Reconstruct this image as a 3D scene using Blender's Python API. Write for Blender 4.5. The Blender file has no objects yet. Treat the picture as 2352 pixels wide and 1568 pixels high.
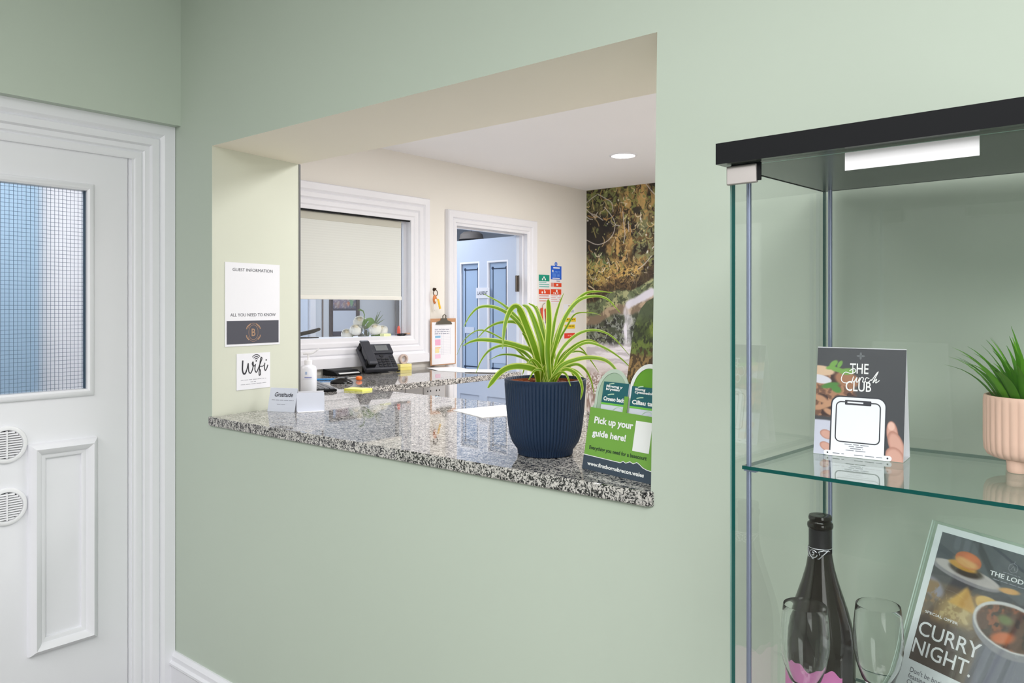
import bpy, bmesh, math, random
import numpy as np
from mathutils import Vector, Matrix

# ------------------------------------------------------------------ camera, world, lights
sc = bpy.context.scene
COL = sc.collection
rnd = random.Random(7)
EYE = 1.44                                   # camera height
FPX = 1780.0                                 # focal length in pixels of a 2352 px wide frame
YAW = math.atan2(.638, .770)                 # turned left from the hatch wall's normal

cam_d = bpy.data.cameras.new('camera')
cam = bpy.data.objects.new('camera', cam_d)
COL.objects.link(cam)
cam.location = (0, 0, EYE)
cam.rotation_euler = (math.pi/2, 0, YAW)
cam_d.sensor_fit = 'HORIZONTAL'
cam_d.sensor_width = 36
cam_d.lens = 36*FPX/2352
cam_d.shift_y = -77/2352
cam_d.clip_start = .02
sc.camera = cam

sc.view_settings.view_transform = 'Standard'
sc.view_settings.look = 'None'
sc.view_settings.gamma = 1
sc.view_settings.use_curve_mapping = False
sc.view_settings.exposure = 0.22
sc.cycles.use_denoising = True
sc.cycles.max_bounces = 12
sc.cycles.transparent_max_bounces = 24
sc.cycles.transmission_bounces = 12
sc.cycles.glossy_bounces = 6
sc.cycles.diffuse_bounces = 5
sc.cycles.sample_clamp_indirect = 6
sc.cycles.caustics_refractive = False

W = bpy.data.worlds.new('world')
sc.world = W
W.use_nodes = True
W.node_tree.nodes['Background'].inputs[0].default_value = (.8, .9, 1, 1)
W.node_tree.nodes['Background'].inputs[1].default_value = .3

def lamp(name, loc, sx, sy, power, col=(1, 1, 1), rot=(0, 0, 0)):
    l = bpy.data.lights.new(name, 'AREA')
    l.shape = 'RECTANGLE'
    l.size, l.size_y, l.energy, l.color = sx, sy, power, col
    o = bpy.data.objects.new(name, l)
    o.location, o.rotation_euler = loc, rot
    COL.objects.link(o)
    return o

# hall: added window-sized fill lamp at the right-hand wall, and ceiling panels
lamp('hall_side_fill', (1.57, -1.35, 1.45), 2.0, 1.8, 40, (1, .995, 1), (0, math.pi/2, 0))
lamp('hall_light', (-.15, -.75, 2.63), 1.6, 1.2, 36, (1, .99, .985))
lamp('hall_light', (.5, .10, 2.63), .9, .7, 17, (1, .99, .985))
lamp('hall_light', (-1.5, -1.6, 2.63), 1.4, 1.2, 48, (1, .99, .985))
# office: broad area lamps added out of view, and the downlight in view (further below)
lamp('office_light', (-1.3, 2.7, 2.385), .9, .6, 24, (1, .99, .985))
lamp('office_light', (-1.2, 4.3, 2.385), .9, .6, 24, (1, .99, .985))
lamp('office_light', (-2.3, 2.6, 2.385), .5, .4, 6, (1, .99, .98))
# the room behind the office: cool daylight
lamp('daylight', (-4.7, 3.6, 2.38), 1.2, 2.2, 29, (.84, .905, 1))
# the corridor behind the glazed door
lamp('corridor_light', (-3.25, .7, 2.3), .5, 1.2, 12, (.98, .985, 1))

# ------------------------------------------------------------------ helpers
def lin(c):
    c = c/255.0
    return c/12.92 if c <= .04045 else ((c+.055)/1.055)**2.4
def L3(c): return tuple(lin(v) for v in c)

_mats = {}
def pbr(name, rgb, rough=.5, metal=0, spec=.5, coat=0, **kw):
    m = bpy.data.materials.new(name)
    m.use_nodes = True
    b = m.node_tree.nodes['Principled BSDF']
    b.inputs['Base Color'].default_value = (*L3(rgb), 1)
    b.inputs['Roughness'].default_value = rough
    b.inputs['Metallic'].default_value = metal
    b.inputs['Specular IOR Level'].default_value = spec
    b.inputs['Coat Weight'].default_value = coat
    for k, v in kw.items():
        b.inputs[k.replace('_', ' ')].default_value = v
    return m
def ink(rgb, rough=.5):
    k = (tuple(rgb), rough)
    if k not in _mats:
        _mats[k] = pbr('print_%d_%d_%d' % tuple(rgb), rgb, rough)
    return _mats[k]

def nodes(m): return m.node_tree.nodes, m.node_tree.links
def painted(name, rgb, rough=.55, bump=.02, scale=260, vary=.03):
    """emulsion or gloss paint: faint roller texture and a little colour variation"""
    m = pbr(name, rgb, rough)
    N, K = nodes(m)
    b = N['Principled BSDF']
    tc = N.new('ShaderNodeTexCoord')
    n1 = N.new('ShaderNodeTexNoise'); n1.inputs['Scale'].default_value = scale
    n2 = N.new('ShaderNodeTexNoise'); n2.inputs['Scale'].default_value = 1.3
    K.new(tc.outputs['Object'], n1.inputs['Vector']); K.new(tc.outputs['Object'], n2.inputs['Vector'])
    bp = N.new('ShaderNodeBump'); bp.inputs['Strength'].default_value = bump; bp.inputs['Distance'].default_value = .002
    K.new(n1.outputs[0], bp.inputs['Height']); K.new(bp.outputs[0], b.inputs['Normal'])
    mx = N.new('ShaderNodeMix'); mx.data_type = 'RGBA'
    c = L3(rgb)
    mx.inputs[6].default_value = (*[v*(1-vary) for v in c], 1)
    mx.inputs[7].default_value = (*[min(1, v*(1+vary)) for v in c], 1)
    K.new(n2.outputs[0], mx.inputs[0]); K.new(mx.outputs[2], b.inputs['Base Color'])
    return m

def granite():
    m = pbr('granite', (120, 118, 115), .06)
    N, K = nodes(m)
    b = N['Principled BSDF']
    tc = N.new('ShaderNodeTexCoord')
    n = N.new('ShaderNodeTexNoise')
    n.inputs['Scale'].default_value = 115; n.inputs['Detail'].default_value = 2.0; n.inputs['Roughness'].default_value = .55
    n.inputs['Distortion'].default_value = 1.6
    n2 = N.new('ShaderNodeTexVoronoi'); n2.inputs['Scale'].default_value = 150
    K.new(tc.outputs['Object'], n.inputs['Vector']); K.new(tc.outputs['Object'], n2.inputs['Vector'])
    r = N.new('ShaderNodeValToRGB')
    e = r.color_ramp.elements
    e[0].position = .40; e[0].color = (*L3((34, 33, 36)), 1)
    e[1].position = .60; e[1].color = (*L3((212, 208, 203)), 1)
    for p, c in ((.455, (52, 51, 53)), (.485, (152, 149, 147)), (.535, (190, 187, 184))):
        x = e.new(p); x.color = (*L3(c), 1)
    K.new(n.outputs[0], r.inputs[0])
    mx = N.new('ShaderNodeMix'); mx.data_type = 'RGBA'; mx.blend_type = 'MULTIPLY'
    mx.inputs[0].default_value = .2
    K.new(r.outputs[0], mx.inputs[6])
    bw = N.new('ShaderNodeRGBToBW'); K.new(n2.outputs['Color'], bw.inputs[0]); K.new(bw.outputs[0], mx.inputs[7])
    K.new(mx.outputs[2], b.inputs['Base Color'])
    b.inputs['Roughness'].default_value = .03
    b.inputs['IOR'].default_value = 1.6
    return m

def paned(name, tint=(.992, .998, .994), refl=1.0):
    """clear sheet glass"""
    m = bpy.data.materials.new(name); m.use_nodes = True
    N, K = nodes(m); N.clear()
    o = N.new('ShaderNodeOutputMaterial'); mx = N.new('ShaderNodeMixShader')
    t = N.new('ShaderNodeBsdfTransparent'); t.inputs[0].default_value = (*tint, 1)
    g = N.new('ShaderNodeBsdfGlossy'); g.inputs['Roughness'].default_value = 0.0
    g.inputs['Color'].default_value = (refl, refl, refl, 1)
    f = N.new('ShaderNodeFresnel')
    ge = N.new('ShaderNodeNewGeometry'); mr = N.new('ShaderNodeMapRange')     # same Fresnel entering and leaving a thin sheet
    mr.inputs[3].default_value = 1.5; mr.inputs[4].default_value = 1/1.5
    K.new(ge.outputs['Backfacing'], mr.inputs[0]); K.new(mr.outputs[0], f.inputs[0])
    K.new(f.outputs[0], mx.inputs[0]); K.new(t.outputs[0], mx.inputs[1]); K.new(g.outputs[0], mx.inputs[2])
    K.new(mx.outputs[0], o.inputs[0])
    return m
def glassy(name, rgb=(1, 1, 1), ior=1.5, rough=0):
    m = bpy.data.materials.new(name); m.use_nodes = True
    N, K = nodes(m); N.clear()
    o = N.new('ShaderNodeOutputMaterial'); g = N.new('ShaderNodeBsdfGlass')
    g.inputs['Color'].default_value = (*rgb, 1); g.inputs['IOR'].default_value = ior; g.inputs['Roughness'].default_value = rough
    K.new(g.outputs[0], o.inputs[0])
    return m
def leafy(name, rgb, trans=.35, rough=.4):
    m = bpy.data.materials.new(name); m.use_nodes = True
    N, K = nodes(m)
    b = N['Principled BSDF']; b.inputs['Base Color'].default_value = (*L3(rgb), 1); b.inputs['Roughness'].default_value = rough
    t = N.new('ShaderNodeBsdfTranslucent'); t.inputs[0].default_value = (*L3(rgb), 1)
    mx = N.new('ShaderNodeMixShader'); mx.inputs[0].default_value = trans
    K.new(b.outputs[0], mx.inputs[1]); K.new(t.outputs[0], mx.inputs[2]); K.new(mx.outputs[0], N['Material Output'].inputs[0])
    return m
def printed(name, rough=.4):
    """a printed picture held as a colour attribute"""
    m = pbr(name, (128, 128, 128), rough)
    N, K = nodes(m)
    a = N.new('ShaderNodeVertexColor'); a.layer_name = 'Col'
    K.new(a.outputs[0], N['Principled BSDF'].inputs['Base Color'])
    return m
def glow(name, rgb, power):
    m = bpy.data.materials.new(name); m.use_nodes = True
    N, K = nodes(m); N.clear()
    o = N.new('ShaderNodeOutputMaterial'); e = N.new('ShaderNodeEmission')
    e.inputs[0].default_value = (*rgb, 1); e.inputs[1].default_value = power
    K.new(e.outputs[0], o.inputs[0])
    return m

def smooth_pts(pts, n=6):
    """Catmull-Rom through the points (any dimension)"""
    P = [np.array(p, float) for p in pts]
    P = [2*P[0]-P[1]] + P + [2*P[-1]-P[-2]]
    out = []
    for i in range(1, len(P)-2):
        for k in range(n):
            t = k/n
            out.append(.5*((2*P[i]) + (P[i+1]-P[i-1])*t + (2*P[i-1]-5*P[i]+4*P[i+1]-P[i+2])*t*t + (3*P[i]-P[i-1]-3*P[i+1]+P[i+2])*t**3))
    out.append(P[-2])
    return out

class MB:
    def __init__(s): s.v = []; s.f = []; s.m = []
    def add(s, V, F, mat=0):
        o = len(s.v)
        s.v += [tuple(map(float, p)) for p in V]
        for k, f in enumerate(F):
            s.f.append([i+o for i in f]); s.m.append(mat[k] if isinstance(mat, (list, tuple)) else mat)
        return s
    def box(s, x0, x1, y0, y1, z0, z1, mat=0, thin=None, rim=1):
        V = [(x, y, z) for z in (z0, z1) for y in (y0, y1) for x in (x0, x1)]
        F = [(0, 2, 3, 1), (4, 5, 7, 6), (0, 1, 5, 4), (2, 6, 7, 3), (0, 4, 6, 2), (1, 3, 7, 5)]
        if thin:                                     # a pane: rim faces take another material
            big = {'z': (0, 1), 'y': (2, 3), 'x': (4, 5)}[thin]
            mat = [mat if i in big else rim for i in range(6)]
        return s.add(V, F, mat)
    def prism(s, poly, a, b, axis='z', mat=0, side=None):
        """polygon extruded along an axis: z -> (x,y), y -> (x,z), x -> (y,z)"""
        n = len(poly)
        put = {'z': lambda p, h: (p[0], p[1], h), 'y': lambda p, h: (p[0], h, p[1]), 'x': lambda p, h: (h, p[0], p[1])}[axis]
        V = [put(p, a) for p in poly] + [put(p, b) for p in poly]
        F = [tuple(range(n))[::-1], tuple(range(n, 2*n))] + [(i, (i+1) % n, n+(i+1) % n, n+i) for i in range(n)]
        sd = mat if side is None else side
        return s.add(V, F, [mat, mat] + [sd]*n)
    def lathe(s, prof, n=32, c=(0, 0, 0), rib=None, mat=0, axis='z', mats=None):
        V = []; F = []; M = []
        for r, z in prof:
            for k in range(n):
                a = 2*math.pi*k/n
                rr = r*(rib(a, z, r) if rib else 1)
                p = (rr*math.cos(a), rr*math.sin(a), z)
                if axis == 'y': p = (p[0], -p[2], p[1])
                if axis == 'x': p = (p[2], p[0], p[1])
                V.append((c[0]+p[0], c[1]+p[1], c[2]+p[2]))
        for j in range(len(prof)-1):
            for k in range(n):
                F.append((j*n+k, j*n+(k+1) % n, (j+1)*n+(k+1) % n, (j+1)*n+k)); M.append(mats[j] if mats else mat)
        return s.add(V, F, M)
    def disc(s, r, z, n=32, c=(0, 0, 0), mat=0, axis='z', up=True):
        V = []
        for k in range(n):
            a = 2*math.pi*k/n
            p = (r*math.cos(a), r*math.sin(a), z)
            if axis == 'y': p = (p[0], -p[2], p[1])
            if axis == 'x': p = (p[2], p[0], p[1])
            V.append((c[0]+p[0], c[1]+p[1], c[2]+p[2]))
        return s.add(V, [tuple(range(n)) if up else tuple(range(n))[::-1]], mat)
    def tube(s, pts, r, n=10, mat=0, cap=True):
        P = [Vector(p) for p in pts]
        rs = r if isinstance(r, (list, tuple)) else [r]*len(P)
        V = []; F = []
        ref = Vector((0, 0, 1))
        for i, p in enumerate(P):
            t = (P[min(i+1, len(P)-1)]-P[max(i-1, 0)]).normalized()
            if abs(t.dot(ref)) > .95: ref = Vector((1, 0, 0))
            a = t.cross(ref).normalized(); b = a.cross(t).normalized()
            ref = b
            for k in range(n):
                an = 2*math.pi*k/n
                V.append(p + rs[i]*(a*math.cos(an)+b*math.sin(an)))
        for i in range(len(P)-1):
            for k in range(n):
                F.append((i*n+k, i*n+(k+1) % n, (i+1)*n+(k+1) % n, (i+1)*n+k))
        if cap: F += [tuple(range(n))[::-1], tuple(range((len(P)-1)*n, len(P)*n))]
        return s.add(V, F, mat)
    def ball(s, c, rx, ry, rz, nu=16, nv=10, mat=0):
        prof = [(math.sin(math.pi*j/nv)+1e-4, -math.cos(math.pi*j/nv)) for j in range(nv+1)]
        V = [(c[0]+rx*r*math.cos(2*math.pi*k/nu), c[1]+ry*r*math.sin(2*math.pi*k/nu), c[2]+rz*z) for r, z in prof for k in range(nu)]
        F = [(j*nu+k, j*nu+(k+1) % nu, (j+1)*nu+(k+1) % nu, (j+1)*nu+k) for j in range(nv) for k in range(nu)]
        return s.add(V, F, mat)
    def molding(s, u0, u1, v0, v1, prof, bottom=True, mat=0):
        """moulding round a rectangle in the local XZ plane; prof = [(distance outward, height towards -y)]"""
        cs = [(u0, v0, -1, -1), (u0, v1, -1, 1), (u1, v1, 1, 1), (u1, v0, 1, -1)]
        n = len(prof)
        V = []
        for (u, v, sx, sz) in cs:
            for d, h in prof:
                V.append((u+sx*d, -h, v+(sz*d if (bottom or sz > 0) else 0)))
        F = []
        for c in range(4 if bottom else 3):
            for j in range(n-1):
                a, b = c*n, ((c+1) % 4)*n
                F.append((a+j, a+j+1, b+j+1, b+j))
        return s.add(V, F, mat)
    def ribbon(s, pts, width, y=0, mat=0, n=5):
        """a flat printed stroke in the local XZ plane; width(t) or number"""
        P = smooth_pts(pts, n) if n else [np.array(p, float) for p in pts]
        V = []; F = []
        for i, p in enumerate(P):
            t = P[min(i+1, len(P)-1)]-P[max(i-1, 0)]
            L = np.hypot(*t) or 1
            nx, nz = -t[1]/L, t[0]/L
            w = (width(i/(len(P)-1)) if callable(width) else width)/2
            V += [(p[0]+nx*w, y, p[1]+nz*w), (p[0]-nx*w, y, p[1]-nz*w)]
        F = [(2*i, 2*i+1, 2*i+3, 2*i+2) for i in range(len(P)-1)]
        return s.add(V, F, mat)
    def build(s, name, mats, parent=None, M=None, smooth=False, bevel=0, seg=2, flip=True, angle=40):
        me = bpy.data.meshes.new(name)
        V = s.v if M is None else [tuple(M @ Vector(p)) for p in s.v]
        me.from_pydata(V, [], s.f)
        for m in (mats if isinstance(mats, (list, tuple)) else [mats]): me.materials.append(m)
        me.polygons.foreach_set('material_index', s.m)
        if flip:
            bm = bmesh.new(); bm.from_mesh(me)
            bmesh.ops.recalc_face_normals(bm, faces=bm.faces)
            bm.to_mesh(me); bm.free()
        if smooth:
            me.polygons.foreach_set('use_smooth', [True]*len(me.polygons))
            me.set_sharp_from_angle(angle=math.radians(angle))
        me.update()
        o = bpy.data.objects.new(name, me)
        COL.objects.link(o)
        if parent is not None: o.parent = parent
        if bevel:
            b = o.modifiers.new('bevel', 'BEVEL'); b.width = bevel; b.segments = seg; b.limit_method = 'ANGLE'; b.angle_limit = math.radians(50)
            b.harden_normals = False
        return o

def thing(name, label, cat, loc=(0, 0, 0), rz=0, group=None):
    o = bpy.data.objects.new(name, None); COL.objects.link(o)
    o.empty_display_size = .05
    o.location = loc; o.rotation_euler = (0, 0, math.radians(rz))
    o['label'] = label; o['category'] = cat
    if group: o['group'] = group
    return o
def tag(o, label, cat, group=None, kind=None):
    o['label'] = label; o['category'] = cat
    if group: o['group'] = group
    if kind: o['kind'] = kind
    return o
def struct(o, label=None, cat=None):
    o['kind'] = 'structure'
    if label: o['label'] = label
    if cat: o['category'] = cat
    return o
def at(o, loc, rz=0):
    o.location = loc; o.rotation_euler = (0, 0, math.radians(rz)); return o
def lean(deg): return Matrix.Rotation(-math.radians(deg), 4, 'X')
def T(x, y, z): return Matrix.Translation((x, y, z))

def text(name, body, box, mat, parent=None, y=-.0006, M=None, bold=0, extrude=.0001, shear=0):
    """lettering set in the local XZ plane (facing -y), fitted to box = (u0, u1, v0, v1)"""
    c = bpy.data.curves.new(name, 'FONT')
    c.body = body; c.align_x = 'LEFT'; c.size = 1; c.offset = bold; c.extrude = 0; c.shear = shear
    c.space_line = .9; c.resolution_u = 3
    o = bpy.data.objects.new(name, c); COL.objects.link(o)
    bpy.context.view_layer.update()
    me = bpy.data.meshes.new_from_object(o.evaluated_get(bpy.context.evaluated_depsgraph_get()))
    COL.objects.unlink(o); bpy.data.objects.remove(o)
    n = len(me.vertices)
    a = np.empty(n*3); me.vertices.foreach_get('co', a); a = a.reshape(-1, 3)
    lo, hi = a.min(0), a.max(0)
    u0, u1, v0, v1 = box
    out = np.empty_like(a)
    out[:, 0] = u0+(a[:, 0]-lo[0])/(hi[0]-lo[0])*(u1-u0)
    out[:, 2] = v0+(a[:, 1]-lo[1])/(hi[1]-lo[1])*(v1-v0)
    out[:, 1] = y
    if M is not None:
        out = np.array([tuple(M @ Vector(p)) for p in out])
    me.vertices.foreach_set('co', out.ravel()); me.update()
    me.name = name
    me.materials.clear(); me.materials.append(mat)
    o = bpy.data.objects.new(name, me); COL.objects.link(o)
    if parent is not None: o.parent = parent
    return o
def sketch_lines(mb, u0, u1, v, h, y, seed, mat=0, word=.012):
    """a line of print too small to read: little word-long dashes"""
    r = random.Random(seed); u = u0
    while u < u1-.1*word:
        w = min(word*(.5+r.random()), u1-u)
        mb.add([(u, y, v), (u+w, y, v), (u+w, y, v+h), (u, y, v+h)], [(0, 1, 2, 3)], mat)
        u += w+word*.22

def fbm(x, y, seed=0, oct=5):
    """value noise in numpy, 0..1"""
    r = np.random.RandomState(seed); tot = np.zeros_like(x); amp = 1; s = 0
    for o in range(oct):
        g = r.rand(128, 128)
        xi = np.floor(x).astype(int); yi = np.floor(y).astype(int)
        fx = x-xi; fy = y-yi; fx = fx*fx*(3-2*fx); fy = fy*fy*(3-2*fy)
        a = g[yi % 128, xi % 128]; b = g[yi % 128, (xi+1) % 128]; c = g[(yi+1) % 128, xi % 128]; d = g[(yi+1) % 128, (xi+1) % 128]
        tot += amp*((a*(1-fx)+b*fx)*(1-fy)+(c*(1-fx)+d*fx)*fy); s += amp
        amp *= .5; x = x*2.03+7.1; y = y*2.03+3.7
    return tot/s
def picture(name, us, vs, paint, mat, parent=None, y=0, M=None):
    """a print on a fine grid: paint(U, V) -> sRGB 0..255 arrays; us, vs are grid coordinates in the local XZ plane"""
    U, V = np.meshgrid(np.array(us), np.array(vs))
    C = np.clip(paint(U, V)/255.0, 0, 1)
    C = np.where(C <= .04045, C/12.92, ((C+.055)/1.055)**2.4)
    nu, nv = len(us), len(vs)
    P = np.stack([U.ravel(), np.full(U.size, y), V.ravel()], 1)
    if M is not None: P = np.array([tuple(M @ Vector(p)) for p in P])
    F = [(j*nu+i, j*nu+i+1, (j+1)*nu+i+1, (j+1)*nu+i) for j in range(nv-1) for i in range(nu-1)]
    me = bpy.data.meshes.new(name); me.from_pydata(P.tolist(), [], F)
    ca = me.color_attributes.new('Col', 'FLOAT_COLOR', 'POINT')
    col = np.ones((U.size, 4)); col[:, :3] = C.reshape(-1, 3)
    ca.data.foreach_set('color', col.ravel().astype(np.float32))
    me.materials.append(mat); me.update()
    o = bpy.data.objects.new(name, me); COL.objects.link(o)
    if parent is not None: o.parent = parent
    return o
def blend(img, mask, rgb):
    return img*(1-mask[..., None])+np.array(rgb, float)*mask[..., None]
def sstep(a, b, x):
    t = np.clip((x-a)/(b-a), 0, 1); return t*t*(3-2*t)
def ell(U, V, cu, cv, ru, rv, rot=0, soft=.08):
    c, s = math.cos(rot), math.sin(rot)
    a = ((U-cu)*c+(V-cv)*s)/ru; b = (-(U-cu)*s+(V-cv)*c)/rv
    return 1-sstep(1-soft, 1+soft, np.sqrt(a*a+b*b))
def seg_mask(U, V, a, b, w):
    ax, ay = a; bx, by = b
    dx, dy = bx-ax, by-ay
    t = np.clip(((U-ax)*dx+(V-ay)*dy)/(dx*dx+dy*dy+1e-12), 0, 1)
    return 1-sstep(w*.5, w*1.1, np.hypot(U-ax-t*dx, V-ay-t*dy))

# ------------------------------------------------------------------ materials
M_green = painted('sage_green_wall_paint', (189, 200, 187), .6)
M_reveal = painted('pale_cream_reveal_paint', (212, 215, 200), .6)
M_cream = painted('cream_office_paint', (236, 232, 225), .6)
M_ceil = painted('white_ceiling_paint', (240, 239, 241), .7)
M_white = painted('white_gloss_paint', (235, 235, 241), .3, bump=.0, scale=120, vary=.01)
M_rearwall = painted('white_back_room_paint', (215, 220, 228), .6)
M_floor = painted('brown_grey_vinyl_floor', (108, 103, 98), .5)
M_black = pbr('satin_black', (17, 18, 21), .55, spec=.15)
M_blackgloss = pbr('gloss_black', (14, 14, 16), .12)
M_under = pbr('dark_grey_board', (70, 76, 72), .25)
M_dark = pbr('dark_gap', (24, 26, 34), .7)
M_steel = pbr('brushed_steel', (200, 198, 196), .32, 1)
M_pole = pbr('grey_metal_pole', (138, 146, 172), .35, .6)
M_gun = pbr('dull_metal', (120, 116, 108), .4, .9)
M_granite = granite()
M_pane = paned('clear_glass_pane')
M_edge = pbr('green_glass_edge', (4, 76, 72), .25, spec=.25)
M_edge2 = pbr('pale_glass_edge', (140, 172, 164), .2, spec=.25)
M_paper = pbr('white_paper', (236, 236, 242), .6)
M_paper2 = pbr('cool_white_card', (214, 218, 232), .6)
M_plastic = pbr('white_plastic', (238, 238, 242), .3)
M_print = printed('printed_picture')
M_navy = pbr('navy_pot_plastic', (27, 46, 72), .5, spec=.35)
M_leafmid = leafy('leaf_green', (112, 152, 18), .22)
M_leafedge = leafy('leaf_pale_margin', (206, 220, 116), .25)
M_phone = pbr('black_phone_plastic', (52, 54, 62), .38)
M_key = pbr('black_key_plastic', (34, 35, 40), .4)

# ------------------------------------------------------------------ setting: hall, office, back room
YF, YB = 1.40, 1.79               # hatch wall, hall face and office face
XL = -2.79                        # plane of the glazed door
XO = -3.58                        # office wall with window and doorway
HH = 2.65                         # hall ceiling
HO = 2.40                         # office ceiling

def wall_hatch():
    mb = MB()
    zb = 1.0345
    f = [(-2.505, zb), (-.792, zb), (-.777, 2.0), (-2.505, 2.0)]
    bk = [(-2.56, zb), (-.815, zb), (-.80, 1.998), (-2.56, 1.998)]
    fo = [(-3.0, 0), (1.6, 0), (1.6, HH), (-3.0, HH)]
    bo = [(-3.58, 0), (1.6, 0), (1.6, HH), (-3.58, HH)]
    V = [(p[0], YF, p[1]) for p in fo+f]+[(p[0], YB, p[1]) for p in bo+bk]
    F = []; M = []
    for i in range(4):
        j = (i+1) % 4
        F += [(i, j, 4+j, 4+i), (8+j, 8+i, 12+i, 12+j), (4+i, 4+j, 12+j, 12+i), (i, 8+i, 8+j, j)]
        M += [0, 2, 3 if i == 2 else 1, 2]
    mb.add(V, F, M)
    return struct(mb.build('wall_front', [M_green, M_reveal, M_cream, painted('warm_cream_soffit_lifted', (247, 241, 226), .6)]))  # soffit's warm cream is raised in brightness to replace weak bounce light
wall_hatch()

def wall_with_hole(name, X0, X1, y0, y1, z1, holes, mats):
    """a wall across X0..X1 thick, along y, with rectangular holes (y0,y1,z0,z1)"""
    ys = sorted({y0, y1, *[h[0] for h in holes], *[h[1] for h in holes]})
    zs = sorted({0, z1, *[h[2] for h in holes], *[h[3] for h in holes]})
    mb = MB()
    inside = lambda y, z: any(h[0] < y < h[1] and h[2] < z < h[3] for h in holes)
    for a, b in zip(ys, ys[1:]):
        for c, d in zip(zs, zs[1:]):
            if not inside((a+b)/2, (c+d)/2):
                mb.add([(X1, a, c), (X1, b, c), (X1, b, d), (X1, a, d)], [(0, 1, 2, 3)], 0)
                mb.add([(X0, a, c), (X0, b, c), (X0, b, d), (X0, a, d)], [(3, 2, 1, 0)], 1)
    for (a, b, c, d) in holes:
        V = [(X, y, z) for X in (X0, X1) for (y, z) in ((a, c), (b, c), (b, d), (a, d))]
        F = [(i, (i+1) % 4, 4+(i+1) % 4, 4+i) for i in range(4)]
        mb.add(V, F, 2)
    return struct(mb.build(name, mats, flip=False))

wall_with_hole('wall_left', -2.90, XL-.005, -2.6, YF, HH, [(.44, 1.262, 0, 1.985)], [M_green, M_white, M_white])
struct(MB().box(-2.795, -2.722, -2.6, YF, 2.10, HH).build('wall_left_upper', [M_green]))        # bulkhead above the door
struct(MB().box(-2.95, 1.7, -2.7, -2.6, 0, HH).build('wall_rear', [painted('slate_wall_paint', (74, 77, 76))]))
struct(MB().box(1.6, 1.7, -2.6, YF, 0, HH).build('wall_right', [M_green]))
struct(MB().box(-4.6, 1.7, -2.7, 1.6, -.1, 0).build('floor', [M_floor]))
struct(MB().box(-4.6, 1.7, 1.6, 6.6, -.1, 0).build('floor_office', [painted('pale_bounce_floor', (222, 219, 214), .4)]))  # unseen floor, split off and kept pale to bounce light upward
struct(MB().box(-2.95, 1.7, -2.7, YF, HH, HH+.1).build('ceiling', [M_ceil]))
# office
WIN = (1.95, 3.33, 1.263, 1.99)
DOR = (3.735, 4.49, 0, 1.99)
wall_with_hole('wall_office_left', XO-.12, XO, YB, 5.27, HO, [WIN, DOR], [M_cream, M_rearwall, M_white])
struct(MB().box(XO, 1.6, 5.27, 5.37, 0, HO).build('wall_office_back', [M_cream]))
struct(MB().box(1.6, 1.7, YB, 5.27, 0, HO).build('wall_office_right', [M_cream]))
struct(MB().box(XO-.12, 1.7, YB, 5.37, HO, HO+.1).build('ceiling_office', [M_ceil]))
# room behind the office, and the corridor behind the glazed door
struct(MB().box(-6.0, -5.9, 1.8, 6.5, 0, 2.4).build('wall_back_room', [M_rearwall]))
struct(MB().box(-6.0, XO-.12, 6.4, 6.5, 0, 2.4).build('wall_back_room_end', [M_rearwall]))
struct(MB().box(-6.0, XO-.12, YB-.06, YB, 0, 2.4).build('wall_back_room_near', [M_rearwall]))
struct(MB().box(-6.0, XO-.12, 1.73, 6.5, 2.4, 2.5).build('ceiling_back_room', [M_ceil]))
struct(MB().box(-6.0, -4.6, 1.73, 6.5, -.1, 0).build('floor_back_room', [M_floor]))
struct(MB().box(-4.0, -3.9, -.6, 1.72, 0, 2.4).build('wall_corridor', [M_ceil]))
struct(MB().box(-4.0, -2.9, 1.66, 1.73, 0, 2.4).build('wall_corridor_end', [M_ceil]))
struct(MB().box(-4.0, -2.9, -.6, -.5, 0, 2.4).build('wall_corridor_near', [M_ceil]))
struct(MB().box(-4.0, -2.9, -.6, 1.73, 2.4, 2.5).build('ceiling_corridor', [M_ceil]))
struct(MB().box(-3.9, -3.86, .55, 1.315, 0, 2.05).build('door_3', [pbr('light_blue_door_paint', (162, 190, 212), .4)]))

# baseboard along the hatch wall
def baseboard():
    prof = [(0, 0), (.018, 0), (.018, .135), (.024, .142), (.024, .150), (.015, .156), (.015, .172), (.008, .182), (.006, .186), (0, .186)]
    mb = MB()
    mb.prism([(YF-a, b) for a, b in prof], -2.762, 1.6, 'x')
    return struct(mb.build('baseboard_front', [M_white], smooth=True, angle=30))
baseboard()

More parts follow.
